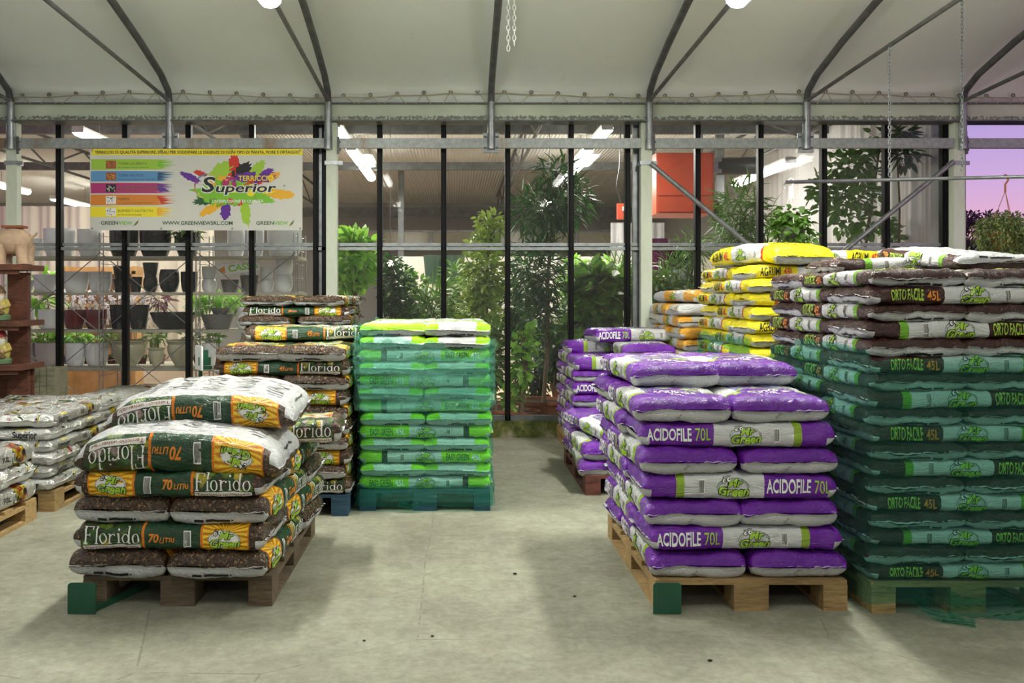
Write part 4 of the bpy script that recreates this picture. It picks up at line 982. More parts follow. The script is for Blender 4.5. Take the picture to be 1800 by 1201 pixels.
def shop_plant(lbl, px, Z, els, leaf, n, L, w, cat='plant', name='potted_plant', potr=.15, poth=.25, pot='terra', base=None, **kw):
    b = base or G(px, Z); return plant(name, lbl, cat, b, [E(*e, Z, b) for e in els], leaf, n, L, w, pot=pot, potr=potr, poth=poth, **kw)
shop_plant('bright green broad-leaved plant just right of the banner post', 630, 9.7, [(628, 455, 36, 45), (622, 415, 20, 14), (610, 500, 22, 25)], 'leaf_lite', 420, .17, .065, .5, name='potted_tree', seed=2, trunk=.02)
shop_plant('small-leaved dark ficus beside the bright bulb', 700, 9.6, [(698, 510, 34, 50), (705, 560, 36, 35), (690, 465, 18, 20)], 'leaf_dark', 1500, .065, .03, .4, name='potted_tree', seed=3, trunk=.018)
shop_plant('spiky dracaena with narrow leaves above the lime green stack', 757, 9.5, [(757, 545, 30, 35)], 'leaf_mid', 230, .26, .022, .55, seed=4)
shop_plant('tall climbing ficus with yellow-green leaves left of the middle mullion', 850, 9.6, [(850, 480, 40, 70), (860, 400, 30, 28), (842, 560, 40, 55), (855, 630, 35, 50)], 'leaf_yel', 2200, .085, .042, .5, name='potted_tree', seed=5, trunk=.022, potr=.24, poth=.22)
shop_plant('tall willow-leaved tree with long drooping leaves by the middle', 955, 9.7, [(975, 300, 38, 25), (950, 370, 55, 45), (1000, 350, 42, 50), (945, 480, 50, 60), (955, 560, 40, 45)], 'leaf_dark', 2100, .17, .024, .9, name='potted_tree', seed=6, trunk=.024, potr=.27, poth=.24)
shop_plant('large lobed-leaf philodendron behind the glass', 1050, 9.6, [(1050, 520, 42, 55), (1040, 575, 38, 45), (1060, 490, 25, 20)], 'leaf_mid', 330, .22, .14, .5, seed=7, pot='pot_green')
shop_plant('feathery palm between philodendron and galvanised strip', 1095, 9.9, [(1085, 500, 35, 38)], 'leaf_mid', 420, .30, .016, .5, seed=8, name='potted_palm')
shop_plant('leafy climber on a moss pole above the mossy curb', 918, 9.1, [(912, 650, 18, 50), (925, 600, 20, 30), (900, 700, 16, 28)], 'leaf_lite', 190, .11, .07, .7, seed=9, trunk=.03, potr=.17, poth=.2)
shop_plant('green climbing plant in a terracotta pot near the wrapped stack', 872, 9.2, [(868, 640, 18, 45), (872, 590, 20, 25)], 'leaf_mid', 260, .10, .05, .6, seed=10, trunk=.012, potr=.22, poth=.21)
shop_plant('bamboo-like shrub with thin leaves left of the white sheets', 1300, 9.8, [(1300, 370, 42, 50), (1290, 420, 36, 40), (1340, 390, 24, 36)], 'leaf_mid', 700, .19, .02, .75, name='potted_tree', seed=11, trunk=.015)
shop_plant('tall ficus with round leaves in front of the white sheets', 1490, 9.4, [(1500, 290, 45, 40), (1480, 345, 65, 35), (1500, 390, 42, 30), (1545, 250, 30, 22), (1440, 330, 18, 20)], 'leaf_mid', 620, .10, .065, .6, name='potted_tree', seed=12, trunk=.022)
shop_plant('dark drooping plant at the top right of the white sheets', 1590, 9.1, [(1575, 240, 34, 20), (1588, 270, 26, 22)], 'leaf_dark', 150, .14, .05, .8, name='potted_tree', seed=13, trunk=.014)
shop_plant('leafy shrub low at the right end of the glass', 1572, 9.5, [(1570, 415, 18, 22), (1560, 395, 12, 20)], 'leaf_mid', 90, .10, .05, .5, seed=14, trunk=.01)
shop_plant('areca palm below the red heater', 1200, 9.6, [(1195, 480, 35, 30), (1170, 510, 30, 30), (1220, 440, 25, 25)], 'leaf_mid', 420, .28, .016, .6, seed=15, name='potted_palm')
shop_plant('leafy green bush behind the orange bags', 1160, 9.3, [(1160, 505, 20, 25), (1190, 515, 28, 20)], 'leaf_mid', 260, .09, .05, .5, seed=16)
for i, (px, py, lb) in enumerate(((800, 600, 'low leafy plant under the climbing ficus'), (975, 620, 'low arching plant left of the far purple stack'), (1000, 590, 'pale green low plant by the philodendron'), (740, 590, 'striped leaf low plant behind the lime green stack'), (945, 650, 'small dark plant in a terracotta pot behind the glass'))):
    Z = 9.9+.15*i; shop_plant(lb, px, Z, [(px, py, 30, 34)], ('leaf_mid', 'leaf_dark', 'leaf_grey', 'leaf_mid', 'leaf_dark')[i], 240, .15, .04, .5, seed=20+i, potr=.14, poth=.2)
for i, (px, py, rx, ry, lf, n, L, w, lb) in enumerate(((725, 540, 34, 60, 'leaf_mid', 600, .12, .05, 'bushy green plant in the second row behind the lime stack'), (800, 520, 36, 60, 'leaf_mid', 700, .10, .045, 'leafy fig in the second row left of the climbing ficus'),
        (905, 520, 40, 70, 'leaf_dark', 800, .11, .045, 'dark bushy fig in the second row behind the middle mullion'), (990, 600, 44, 60, 'leaf_mid', 600, .15, .06, 'broad green plant in the second row behind the aisle'),
        (1075, 520, 44, 60, 'leaf_lite', 500, .16, .07, 'light green broad-leaved plant in the second row beside the philodendron'), (1010, 500, 30, 45, 'leaf_lite', 420, .13, .05, 'light green plant in the second row under the willow-leaved tree'),
        (1175, 500, 40, 40, 'leaf_mid', 500, .12, .05, 'leafy plant in the second row behind the areca palm'))):
    shop_plant(lb, px, 11.1+.12*(i % 3), [(px, py, rx, ry), (px+8, py+ry*.9, rx*.8, ry*.6)], lf, n, L, w, seed=60+i, name='potted_tree', trunk=.015)
# shop pots, balls
def lathe_thing(name, prof, mat, loc, label, cat, group=None, seg=26):
    o = MB().lathe(prof, seg).build(name, M[mat], smooth=True, sharp=35); o.location = loc; return tag(o, label, cat, group)
def cup(r, h, taper=.82): return [(.001, 0), (r*taper*.85, 0), (r*taper*.97, h*.05), (r*(taper+.1), h*.25), (r*.99, h*.6), (r, h), (r*.93, h), (r*.9, h*.6), (r*.7, h*.15), (.001, h*.1)]
def bowl(r, h): return [(.001, 0), (r*.6, 0), (r*.85, h*.4), (r, h*.97), (r, h), (r*.94, h), (r*.8, h*.4), (.001, h*.12)]
def cone(r, h): return [(.001, 0), (r*.72, 0), (r, h*.97), (r, h), (r*.92, h), (r*.68, h*.1), (.001, h*.1)]
def urn(r, h): return [(.001, 0), (r*.42, 0), (r*.45, h*.05), (r*.62, h*.2), (r*.86, h*.5), (r*.9, h*.72), (r*.84, h*.84), (r*.93, h*.93), (r, h*.97), (r*.98, h), (r*.9, h), (r*.78, h*.84), (r*.8, h*.6), (.001, h*.15)]
def belly(r, h): return [(.001, 0), (r*.6, 0), (r*.86, h*.18), (r, h*.5), (r*.96, h*.8), (r*.85, h), (r*.78, h), (r*.88, h*.7), (.001, h*.15)]
ZS = 9.45
shelfz = [1.718, 1.356, .983, .604]; rows = ['top', 'second', 'third', 'lowest']
POTS = [  # row, px0, px1, ytop, ybase, shape, mat
 (0, 78, 132, 403, 0, cup, 'pot_white'), (0, 137, 178, 404, 0, cup, 'pot_white'), (0, 193, 243, 404, 0, cup, 'pot_black'), (0, 246, 300, 404, 0, cup, 'pot_black'), (0, 306, 352, 410, 0, bowl, 'pot_black'), (0, 400, 430, 405, 0, cup, 'pot_white'), (0, 434, 464, 405, 0, cup, 'pot_white'), (0, 470, 530, 404, 0, cup, 'pot_white'), (0, 45, 75, 420, 0, bowl, 'pot_white'),
 (1, 22, 58, 493, 0, cup, 'pot_white'), (1, 60, 100, 483, 0, cup, 'pot_white'), (1, 113, 155, 478, 0, cup, 'pot_white'), (1, 157, 196, 478, 0, cup, 'pot_white'), (1, 199, 226, 491, 0, cone, 'pot_black'), (1, 199, 226, 468, 491, cone, 'pot_black'), (1, 228, 250, 487, 0, cone, 'pot_black'),
 (1, 252, 277, 488, 0, belly, 'pot_black'), (1, 251, 278, 462, 488, cone, 'pot_black'), (1, 280, 315, 474, 0, belly, 'pot_black'), (1, 318, 347, 478, 0, cup, 'pot_black'), (1, 355, 381, 491, 0, belly, 'pot_white'), (1, 355, 382, 469, 491, cup, 'pot_white'), (1, 388, 420, 492, 0, cone, 'pot_grey'), (1, 422, 455, 484, 0, cone, 'pot_grey'),
 (1, 457, 481, 493, 0, belly, 'pot_white'), (1, 456, 480, 470, 493, cup, 'pot_white'), (1, 483, 515, 485, 0, belly, 'pot_white'), (1, 483, 515, 453, 485, cup, 'pot_white'),
 (2, 24, 60, 543, 0, cup, 'pot_white'), (2, 68, 103, 544, 0, cup, 'pot_white'), (2, 113, 149, 545, 0, cup, 'pot_red'), (2, 150, 187, 545, 0, cup, 'pot_red'), (2, 193, 223, 536, 0, cone, 'pot_black'), (2, 226, 262, 536, 0, cone, 'pot_black'), (2, 265, 345, 549, 0, bowl, 'pot_black'),
 (2, 354, 411, 553, 0, cone, 'pot_grey'), (2, 371, 404, 542, 553, bowl, 'pot_grey'), (2, 415, 440, 566, 0, bowl, 'pot_white'), (2, 415, 440, 553, 566, bowl, 'pot_white'), (2, 415, 440, 540, 553, bowl, 'pot_white'),
 (3, 22, 61, 603, 0, cup, 'pot_pink'), (3, 63, 104, 603, 0, cup, 'pot_pink'), (3, 115, 150, 603, 0, cup, 'pot_white'), (3, 151, 190, 603, 0, cup, 'pot_white'), (3, 193, 258, 598, 0, urn, 'pot_cream'), (3, 260, 290, 612, 0, urn, 'pot_cream'), (3, 292, 347, 598, 0, urn, 'pot_cream'), (3, 355, 380, 603, 0, cup, 'pot_white')]
look = {'pot_white': 'glossy white', 'pot_black': 'glossy black', 'pot_red': 'dark red', 'pot_grey': 'grey', 'pot_pink': 'pale pinkish', 'pot_cream': 'cream glazed'}
shp = {cup: 'rounded planter', bowl: 'bowl', cone: 'tapered planter', belly: 'bulging planter', urn: 'urn'}
cnt = {}
for (row, a, b, yt, yb, f, m) in POTS:
    if yb == 0:
        z0 = shelfz[row]
        if row == 0: z0 = shelfz[0]
    else: z0 = CH+(HY-yb)*ZS/F
    zt = CH+(HY-yt)*ZS/F; rr = (b-a)/2*ZS/F
    key = (row, m, f); cnt.setdefault(key, []).append((a, b, z0, zt, rr, yb, yt))
ordw = ['leftmost', 'second from left', 'third from left', 'fourth from left', 'fifth from left', 'sixth from left', 'seventh from left', 'eighth from left', 'ninth from left']
for (row, m, f), L in cnt.items():
    for j, (a, b, z0, zt, rr, yb, yt) in enumerate(L):
        lb = '%s %s, %s of its kind on the %s pot shelf' % (look[m], shp[f], ordw[j] if len(L) > 1 else 'only one', rows[row])
        lathe_thing('planter', f(rr, zt-z0), m, (((a+b)/2-HX)*ZS/F, ZS, z0+.001), lb, 'pot', 'pots on the shelves behind the glass')
def shelf():
    r = empty('pot_rack', (0, ZS, 0), label='long zinc wire rack with pale boards full of pots behind the glass', cat='shelf')
    xs = [(p-HX)*9.2/F for p in (10, 178, 348, 520)]
    for z in shelfz+[.22]:
        if z == .22: continue
        MB().box(((xs[0]+xs[-1])/2, 0, z-.016), (xs[-1]-xs[0]+.05, .52, .028)).build('shelf_board', M['board'], r)
    for x in xs:
        m = MB()
        for dx in (-.02, .02):
            for dy in (-.25, .25): m.tube([(x+dx, dy, 0), (x+dx, dy, 1.95)], .006, 6)
        for k in range(14): m.tube([(x-.02, -.25, .1+k*.13), (x+.02, -.25, .165+k*.13)], .003, 4); m.tube([(x, -.25, .1+k*.14), (x, .25, .1+k*.14)], .003, 4)
        m.build('ladder_upright', M['chrome'], r)
    for a, b in zip(xs[:-1], xs[1:]):
        for z0, z1 in ((.15, .95), (.95, 1.75)):
            m = MB().tube([(a, -.27, z0), (b, -.27, z1)], .005, 5).tube([(a, -.27, z1), (b, -.27, z0)], .005, 5); m.build('cross_brace', M['chrome'], r)
shelf()
b_ = W(418, 471, 9.30)
r = empty('direction_sign', b_, label='small tilted white sign with orange arrow and green lettering among the pots', cat='sign')
r.rotation_euler = (0, -.14, 0)
MB().box((0, 0, 0), (.44, .006, .11)).build('board', M['white'], r)
def flat(sh, mat, par, name, y=-.005): return MB().add([(a, y, b) for a, b in sh[0]], sh[1]).build(name, M[mat], par)
flat(mv(fit('CASSA', .062, .30, .03, .1), .05, 0), 'green_ink', r, 'lettering'); flat(poly2([(-.20, 0), (-.13, -.04), (-.13, .04)]), 'orange', r, 'arrow')
MB().tube([(-.15, 0, .055), (0, .02, .30), (.15, 0, .055)], .002, 4).build('string', M['wire'], r)
# curtains, orchids and plants behind the rack
def curtain(name, x0, x1, y, z0, z1, mat, label, n=260, amp=.04, along='x', kind=None):
    vs = []; nz = 6
    for j in range(nz+1):
        for i in range(n+1):
            t = i/n; X = x0+(x1-x0)*t; d = amp*(sin(X*21+sin(X*3)*2)+.5*sin(X*47))*(.5+.5*j/nz); z = z1+(z0-z1)*j/nz
            vs.append((X, y+d, z) if along == 'x' else (y+d, X, z))
    o = MB().add(vs, [(j*(n+1)+i, j*(n+1)+i+1, (j+1)*(n+1)+i+1, (j+1)*(n+1)+i) for j in range(nz) for i in range(n)]).build(name, mat, smooth=True)
    return tag(o, label, 'curtain')
cream = sm('cream_cloth', (.66, .60, .50), .9, var=.05, sc=2); white_sheet = sm('hanging_white_sheet', (.46, .45, .45), .6, var=.12, sc=1.5)
curtain('curtain', -7.4, -3.3, 12.6, .3, 2.55, cream, 'cream gathered curtain behind the rack of pots')
curtain('sheet_curtain', 8.9, 14.0, 4.70, .1, 3.45, white_sheet, 'large white translucent sheets hanging along the right side of the shop', amp=.035, along='y')
curtain('sheet_curtain', 2.6, 3.5, 15.4, 0, 2.55, white_sheet, 'white sheet hanging under the red heater', amp=.03)
tag(MB().box((-4.55, 11.9, 1.62), (.95, .3, .04)).box((-4.55, 11.9, 1.2), (.95, .3, .04)).box((-5.0, 11.9, .85), (.05, .3, 1.7)).box((-4.1, 11.9, .85), (.05, .3, 1.7)).box((-4.55, 12.04, .85), (.9, .02, 1.7)).build('wooden_rack', M['tan_wood']), 'tan wooden rack behind the black pots inside the shop', 'shelf')
r_ = random.Random(3)
def orchid(px, py, Z, sc, label):
    b = W(px, 600, Z); b.z = .56
    r = empty('orchid', b, label=label, cat='flower', group='white orchids behind the pots')
    lathe = MB().lathe(cone(.055, .1), 14); lathe.build('pot', M['pot_red'], r, smooth=True, sharp=40)
    m = MB(); lf = MB(); st = MB(); H = CH+(HY-py)*Z/F-b.z
    for k in range(3):
        a = r_.uniform(0, 6); st.tube([(0, 0, .08), (.02*cos(a), .02*sin(a), H*.7), (.09*cos(a), .09*sin(a), H+.02)], .003, 5)
        for j in range(7):
            c = Vector((.09*cos(a)*(.3+j*.12)+r_.uniform(-.05, .05), .07*sin(a)*(.3+j*.1), H*.72+j*.05*sc+r_.uniform(-.02, .02)))
            for q in range(5):
                t = 2*pi*q/5+r_.random(); m.leaf(c, Vector((cos(t), -.25, sin(t))), .045, .045, 0, 0, 2)
    for k in range(5): t = k*1.3; lf.leaf((0, 0, .09), Vector((cos(t), sin(t), .3)), .17, .055, .5)
    m.build('petals', M['petal'], r); st.build('stem', M['stem'], r); lf.build('leaves', M['leaf_mid'], r)
ow = ['leftmost', 'second', 'third', 'fourth', 'fifth', 'sixth', 'seventh', 'rightmost']
for k, px in enumerate((118, 136, 152, 170, 196, 212, 238, 250)): orchid(px, 527+(k % 3)*5, 10.3, 1, 'white orchid above the red and black pots, %s in the row' % ow[k])
tag(MB().box((-4.05, 10.4, .53), (4.6, .9, .04)).box((-5.9, 10.4, .25), (.06, .8, .52)).box((-2.0, 10.4, .25), (.06, .8, .52)).build('plant_bench', M['board']), 'long plant bench standing behind the pot rack', 'table')
def bench_plant(px, py, rx, ry, leaf, n, L, w, label, Z=10.4, z=.55, seed=1, **kw):
    b = W(px, 0, Z); b.z = z; return plant('potted_plant', label, 'plant', b, [E(px, py, rx, ry, Z, b, .15)], leaf, n, L, w, pot='terra', potr=.07, poth=.11, trunk=.006, seed=seed, group='potted plants behind the pots', stem='stem', **kw)
pos = [(78, 530, 26, 18, 'leaf_lite', 26, .22, .12, 'broad glossy plant above the white planters at the left'), (85, 492, 20, 14, 'leaf_lite', 20, .16, .08, 'leafy plant peeping over the second shelf white planter'),
       (60, 596, 20, 8, 'leaf_lite', 60, .10, .05, 'low green plant over the pinkish planters'), (100, 596, 20, 8, 'leaf_lite', 70, .10, .05, 'low green plant beside the first mullion'), (145, 594, 24, 9, 'leaf_lite', 80, .10, .05, 'low leafy plant behind the white lowest planters'),
       (200, 594, 18, 8, 'leaf_mid', 60, .09, .04, 'low plant over the left cream urn'), (272, 592, 22, 9, 'leaf_mid', 60, .12, .03, 'spiky reddish plant above the small urn'), (280, 528, 20, 14, 'leaf_pink', 60, .14, .03, 'bromeliad with dark leaves above the black bowl'),
       (385, 530, 28, 18, 'leaf_lite', 420, .07, .02, 'feathery fern above the grey planters'), (430, 535, 24, 18, 'leaf_lite', 320, .07, .02, 'feathery fern beside the white bowls'), (350, 535, 20, 14, 'leaf_lite', 140, .08, .04, 'bright plant between rack uprights'),
       (330, 595, 20, 9, 'leaf_mid', 90, .08, .03, 'low plant over the right cream urn'), (370, 590, 20, 14, 'leaf_mid', 90, .1, .03, 'leafy plant beside the dark stack'), (500, 540, 20, 15, 'leaf_lite', 160, .08, .03, 'green plant behind the tall white planters')]
for k, (px, py, rx, ry, lf, n, L, w, lb) in enumerate(pos): bench_plant(px, py, rx, ry, lf, n, L, w, lb, seed=40+k)
bt = W(330, 402, 9.6); plant('potted_plant', 'small plant trailing from a black bowl below the banner', 'plant', (bt.x, 9.45, 1.80), [(0, 0, .18, .17, .15, .09)], 'leaf_mid', 120, .1, .03, seed=77, trunk=.005, stem='stem')
lathe_thing('ribbed_pot', cone(.125, .19), 'pot_white', ((129-HX)*12.6/F, 12.6, 0), 'ribbed white pot standing on the shop floor under the rack', 'pot')
for k in range(3): tag(MB().box((-4.0+.02*k, 12.0, .03+.055*k), (.55-.04*k, .3, .05)).build('bark_plank', M['bark']), 'rough bark plank, %s of the pile on the shop floor' % ['lowest', 'middle', 'top'][k], 'wood', 'bark planks on the shop floor')
lathe_thing('tall_planter', cone(.12, .62), 'pot_purple', ((1158-HX)*10.2/F, 10.2, 1.33), 'tall glossy plum planter beside the middle post', 'pot')
lathe_thing('tall_planter', cone(.10, .55), 'pot_purple', ((1175-HX)*10.4/F, 10.4, 1.33), 'second tall plum planter behind the first', 'pot')
tag(MB().box((2.35, 10.35, 1.30), (1.0, .6, .04)).box((1.95, 10.35, .64), (.05, .5, 1.3)).box((2.75, 10.35, .64), (.05, .5, 1.3)).build('display_stand', M['board']), 'display stand carrying the plum planters', 'table')
lathe_thing('white_planter', cone(.15, .28), 'pot_white', ((1204-HX)*9.95/F, 10.2, 1.33), 'wide white planter with a clipped ball behind the glass', 'pot')
mb = MB(); rr_ = random.Random(5); crown(mb, [(0, 0, 0, .13, .13, .13)], 1500, .03, .018, .2, rr_); o = mb.build('topiary_ball', M['leaf_dark']); o.location = ((1205-HX)*10.2/F, 10.2, 1.72); tag(o, 'dark clipped topiary ball in the white planter', 'plant')
for k, px in enumerate((762, 778, 800)):
    lathe_thing('tall_planter', cone(.145, .42), 'pot_green', ((px-HX)*13.8/F, 13.6+.3*(k % 2), 1.50), 'dark green tall planter, %s of three on the pale stand' % ['left', 'middle', 'right'][k], 'pot', 'dark green planters on a stand')
tag(MB().box((-.12, 13.75, 1.47), (.75, .7, .05)).box((-.42, 13.75, .72), (.06, .6, 1.45)).box((.2, 13.75, .72), (.06, .6, 1.45)).build('display_stand', M['pot_cream']), 'pale stand carrying the three dark green planters', 'table')
# shop roof steel, far windows, heater
for k, (y, z, lb) in enumerate(((11.6, 3.42, 'nearest'), (14.4, 3.35, 'middle'), (20.6, 3.2, 'farthest'))):
    tag(MB().box((-3.5, y, z), (16.5, .08, .12 if k < 2 else .22)).build('roof_beam', M['galv_dark']), '%s dark steel beam crossing under the shop roof' % lb, 'beam', 'beams under the shop roof')
def truss(x, y0, y1, z, lb):
    m = MB().tube([(x, y0, z), (x, y1, z)], .025, 8).tube([(x, y0, z-.38), (x, y1, z-.38)], .02, 8)
    n = 9
    for k in range(n): a = y0+(y1-y0)*k/n; b = y0+(y1-y0)*(k+1)/n; m.tube([(x, a, z-.38 if k % 2 else z), (x, b, z if k % 2 else z-.38)], .014, 6)
    tag(m.build('roof_truss', M['galv_dark'], smooth=True), lb, 'truss', 'trusses under the shop roof')
truss(-2.75, 9.0, 20, 3.5, 'steel truss running back behind the banner'); truss(.9, 9.0, 20, 3.5, 'steel truss running back left of the heater row of lamps'); truss(-5.6, 9, 20, 3.5, 'steel truss above the cream curtain'); truss(3.9, 9.2, 20, 3.5, 'steel truss near the red heater')
for k, (px, Z) in enumerate(((705, 16.0), (432, 12.4), (1265, 12.6))): tag(MB().box(((px-HX)*Z/F, Z, 1.79), (.10, .10, 3.58)).build('shop_column', M['galv_dark']), 'slim steel column inside the shop, %s' % ['behind the dark ficus', 'behind the banner right half', 'right of the red heater'][k], 'post', 'columns inside the shop')
r = empty('clerestory', (1.0, 20.9, 2.62), label='row of pale high panels in steel frames at the far end of the shop', cat='window')
for k in range(7):
    MB().box((-3.2+k*1.1, 0, 0), (1.02, .03, .32)).build('panel', M['pot_cream'], r)
m = MB().box((.1, -.02, .18), (7.8, .06, .04)).box((.1, -.02, -.18), (7.8, .06, .04)); [m.box((-3.75+k*1.1, -.02, 0), (.06, .05, .36)) for k in range(8)]; m.build('frame', M['galv'], r)
hz = 11.6; r = empty('red_heater', ((1192-HX)*hz/F, hz, CH+(HY-328)*hz/F), label='large orange-red hanging warm air heater box inside the shop', cat='heater')
m = MB().box((0, 0, 0), (.70, .7, .74)); m.box((0, -.353, .1), (.66, .012, .5)); m.box((0, -.353, -.28), (.66, .012, .14)); o = m.build('casing', M['redpaint'], r)
flat(mv(text2d('ROBUR', .035, 1), .18, .16), 'white', r, 'lettering', -.364) if 0 else None
MB().box((.42, -.1, .24), (.14, .2, .18)).box((.37, 0, .24), (.05, .3, .24)).build('flange', M['galv'], r)
o = MB().tube([(.45, -.1, .24), (.98, -.1, .25)], .11, 16).build('flue_pipe', M['rubber'], r, smooth=True, sharp=50)
MB().tube([(.36, -.1, -.36), (.50, -.12, -.30)], .13, 14).build('fan_motor', M['rubber'], r, smooth=True, sharp=50)
MB().tube([(-.3, 0, .37), (-.3, 0, .92)], .01, 6).tube([(.3, 0, .37), (.3, 0, .92)], .01, 6).build('hanger', M['galv_dark'], r)
p = W(1092, 372, 11.2); r = empty('switch_box', p, label='small orange-red control box hanging by the post left of the heater', cat='box')
MB().box((0, 0, 0), (.10, .08, .19)).build('casing', M['redpaint'], r); MB().tube([(.0, 0, .09), (-.06, 0, .3), (-.02, 0, .55), (0, 0, 1.26)], .008, 6).build('cable', M['rubber'], r); MB().box((.02, -.045, .03), (.03, .01, .05)).build('dial', M['white'], r)
p = W(686, 463, 10.6); r = empty('bulb_lamp', p, label='bare bright warm bulb glowing above the dark ficus', cat='lamp')
MB().ball((0, 0, 0), .035, 12).build('bulb', emis('warm_bulb', (1, .75, .45), 60), r, smooth=True); MB().tube([(0, 0, .03), (0, 0, .09)], .015, 8).build('socket', M['rubber'], r); MB().tube([(0, 0, .08), (0, 0, 2.1)], .004, 5).build('cable', M['rubber'], r)
p = W(966, 355, 11.0); r = empty('bulb_lamp', p, label='bright white bulb shining through the willow-leaved tree', cat='lamp')
MB().ball((0, 0, 0), .04, 12).build('bulb', emis('white_bulb', (1, .95, .85), 60), r, smooth=True); MB().tube([(0, 0, .03), (0, 0, .1)], .015, 8).build('socket', M['rubber'], r); MB().tube([(0, 0, .08), (0, 0, 1.15)], .004, 5).build('cable', M['rubber'], r)
# ------------------------------------------------------------------ garden figure shelf at the left
sx = -3.49
r = empty('display_shelf', (sx-.45, 7.6, 0), label='red-brown wooden shelf with garden figures at the left edge', cat='shelf')
for z in (1.575, 1.12, .765): MB().box((0, 0, z-.025), (.92, .42, .045)).build('shelf_board', M['wood_brown'], r); MB().box((0, -.17, z-.065), (.84, .03, .035)).build('batten', M['wood_brown'], r)
MB().box((.32, .05, .76), (.17, .045, 1.5)).build('upright_board', M['wood_brown'], r); MB().box((-.32, .05, .76), (.17, .045, 1.5)).build('upright_board', M['wood_brown'], r)
MB().box((.02, .12, .38), (.78, .03, .7)).build('back_board', M['wood_brown'], r)
figc = sm('marbled_clay', (.52, .36, .24), .6, var=.25, sc=9); mats_g = {'skin': sm('figure_skin', (.5, .3, .2), .4), 'beard': sm('figure_white', (.6, .58, .5), .5), 'red': sm('figure_red', (.35, .04, .03), .4), 'yel': sm('figure_ochre', (.42, .34, .08), .4), 'brn': sm('figure_brown', (.12, .07, .03), .5), 'grn': sm('figure_green', (.12, .2, .10), .5)}
def pig(x, label, s=1.):
    p = empty('animal_planter', (x, 7.55, 1.577), label=label, cat='pot', group='clay animal planters on the shelf')
    m = MB(); m.ball((0, 0, .185), .15, 20, 0, (1, .75, .78))
    for dx in (-.085, .085):
        for dy in (-.055, .055): m.tube([(dx, dy, .16), (dx*1.05, dy, .05), (dx*1.08, dy, 0)], [.06, .042, .046], 12)
    m.ball((-.17, 0, .22), .07, 14); m.tube([(-.22, 0, .22), (-.26, 0, .21)], [.03, .028], 12); m.build('body', figc, p, smooth=True, sharp=50)
    MB().tube([(.14, 0, .22), (.175, -.01, .235), (.19, -.01, .26)], [.012, .01, .004], 8).build('tail', figc, p, smooth=True)
    e = MB(); [e.leaf((-.16, dy, .27), Vector((-.2, dy*8, .6)), .07, .06, .1) for dy in (-.04, .04)]; e.build('ear', figc, p)
    MB().box((0, 0, .305), (.17, .11, .02)).build('rim', M['terra'], p)
pig(sx-.12+.0, 'marbled clay pig-shaped planter on the top brown board, right one'); pig(sx-.42, 'marbled clay pig-shaped planter cut by the left picture edge')
def gnome(x, z, hat, coat, label, sit=False):
    g = empty('garden_gnome', (x, 7.50, z), label=label, cat='garden figure', group='garden gnomes on the shelf')
    MB().lathe([(.001, 0), (.075, 0), (.08, .03), (.062, .05), (.001, .055)], 16).build('base', mats_g['grn'], g, smooth=True, sharp=50)
    m = MB().lathe([(.001, .04), (.06, .045), (.07, .08), (.062, .13), (.04, .175), (.001, .18)], 16, sy=.8)
    for s in (-1, 1): m.tube([(s*.045, 0, .155), (s*.075, -.02, .12), (s*.045, -.058, .10)], [.02, .02, .016], 8)
    m.build('coat', mats_g[coat], g, smooth=True, sharp=60)
    f = MB(); [f.ball((s*.034, -.062, .10), .018, 8) for s in (-1, 1)]; f.ball((0, -.005, .20), .038, 14); f.ball((0, -.045, .198), .012, 8); f.build('face_and_hands', mats_g['skin'], g, smooth=True)
    e = MB(); [e.ball((s*.014, -.037, .212), .005, 6) for s in (-1, 1)]; e.build('eye', mats_g['brn'], g)
    MB().lathe([(.001, .105), (.016, .12), (.034, .16), (.040, .195), (.032, .20)], 14, (0, -.018, 0), 0, 1, .8).build('beard', mats_g['beard'], g, smooth=True)
    MB().lathe([(.043, .218), (.044, .225), (.030, .25), (.012, .275), (.001, .285)], 14).build('hat', mats_g[hat], g, smooth=True)
    b = MB(); [b.ball((s*.035, -.05, .055), .022, 8, 0, (1, 1.4, .8)) for s in (-1, 1)]; b.build('boot', mats_g['brn'], g, smooth=True)
gnome(sx-.20, .768, 'red', 'yel', 'garden gnome with red hat and ochre coat on the lower board'); gnome(sx-.21, 1.123, 'brn', 'yel', 'garden gnome with brown hat on the middle board')
r = empty('slatted_crate', ((76-HX)*8.1/F, 8.1, 0), label='grey-green slatted wooden crate between brown shelf and glass', cat='crate')
for k in range(5): MB().box((-.12+k*.06, -.13, .345), (.054, .014, .69)).build('slat', M['wood_grey'], r); MB().box((-.12+k*.06, .13, .345), (.054, .014, .69)).build('slat', M['wood_grey'], r)
for s in (-1, 1): MB().box((s*.152, 0, .345), (.014, .27, .69)).build('side_panel', M['wood_grey'], r)
MB().box((0, 0, .012), (.29, .25, .02)).build('bottom', M['wood_grey'], r)
r = empty('sign_stand', ((350-HX)*5.75/F, 5.75, 0), label='green and white sign holder peeping left of the middle dark stack', cat='sign')
MB().tube([(0, .03, 0), (0, .03, .98)], .012, 8).build('pole', M['plate'], r); MB().box((0, 0, .93), (.012, .16, .15), (0, 0, .5)).build('card', M['pot_white'], r)
m = MB().box((.04, -.02, .91), (.07, .03, .05)).box((.045, -.02, .955), (.03, .025, .05)).box((.05, -.02, .87), (.06, .04, .02)); m.build('clip', M['plate'], r); MB().box((0, .03, .01), (.16, .16, .02)).build('foot', M['plate'], r)
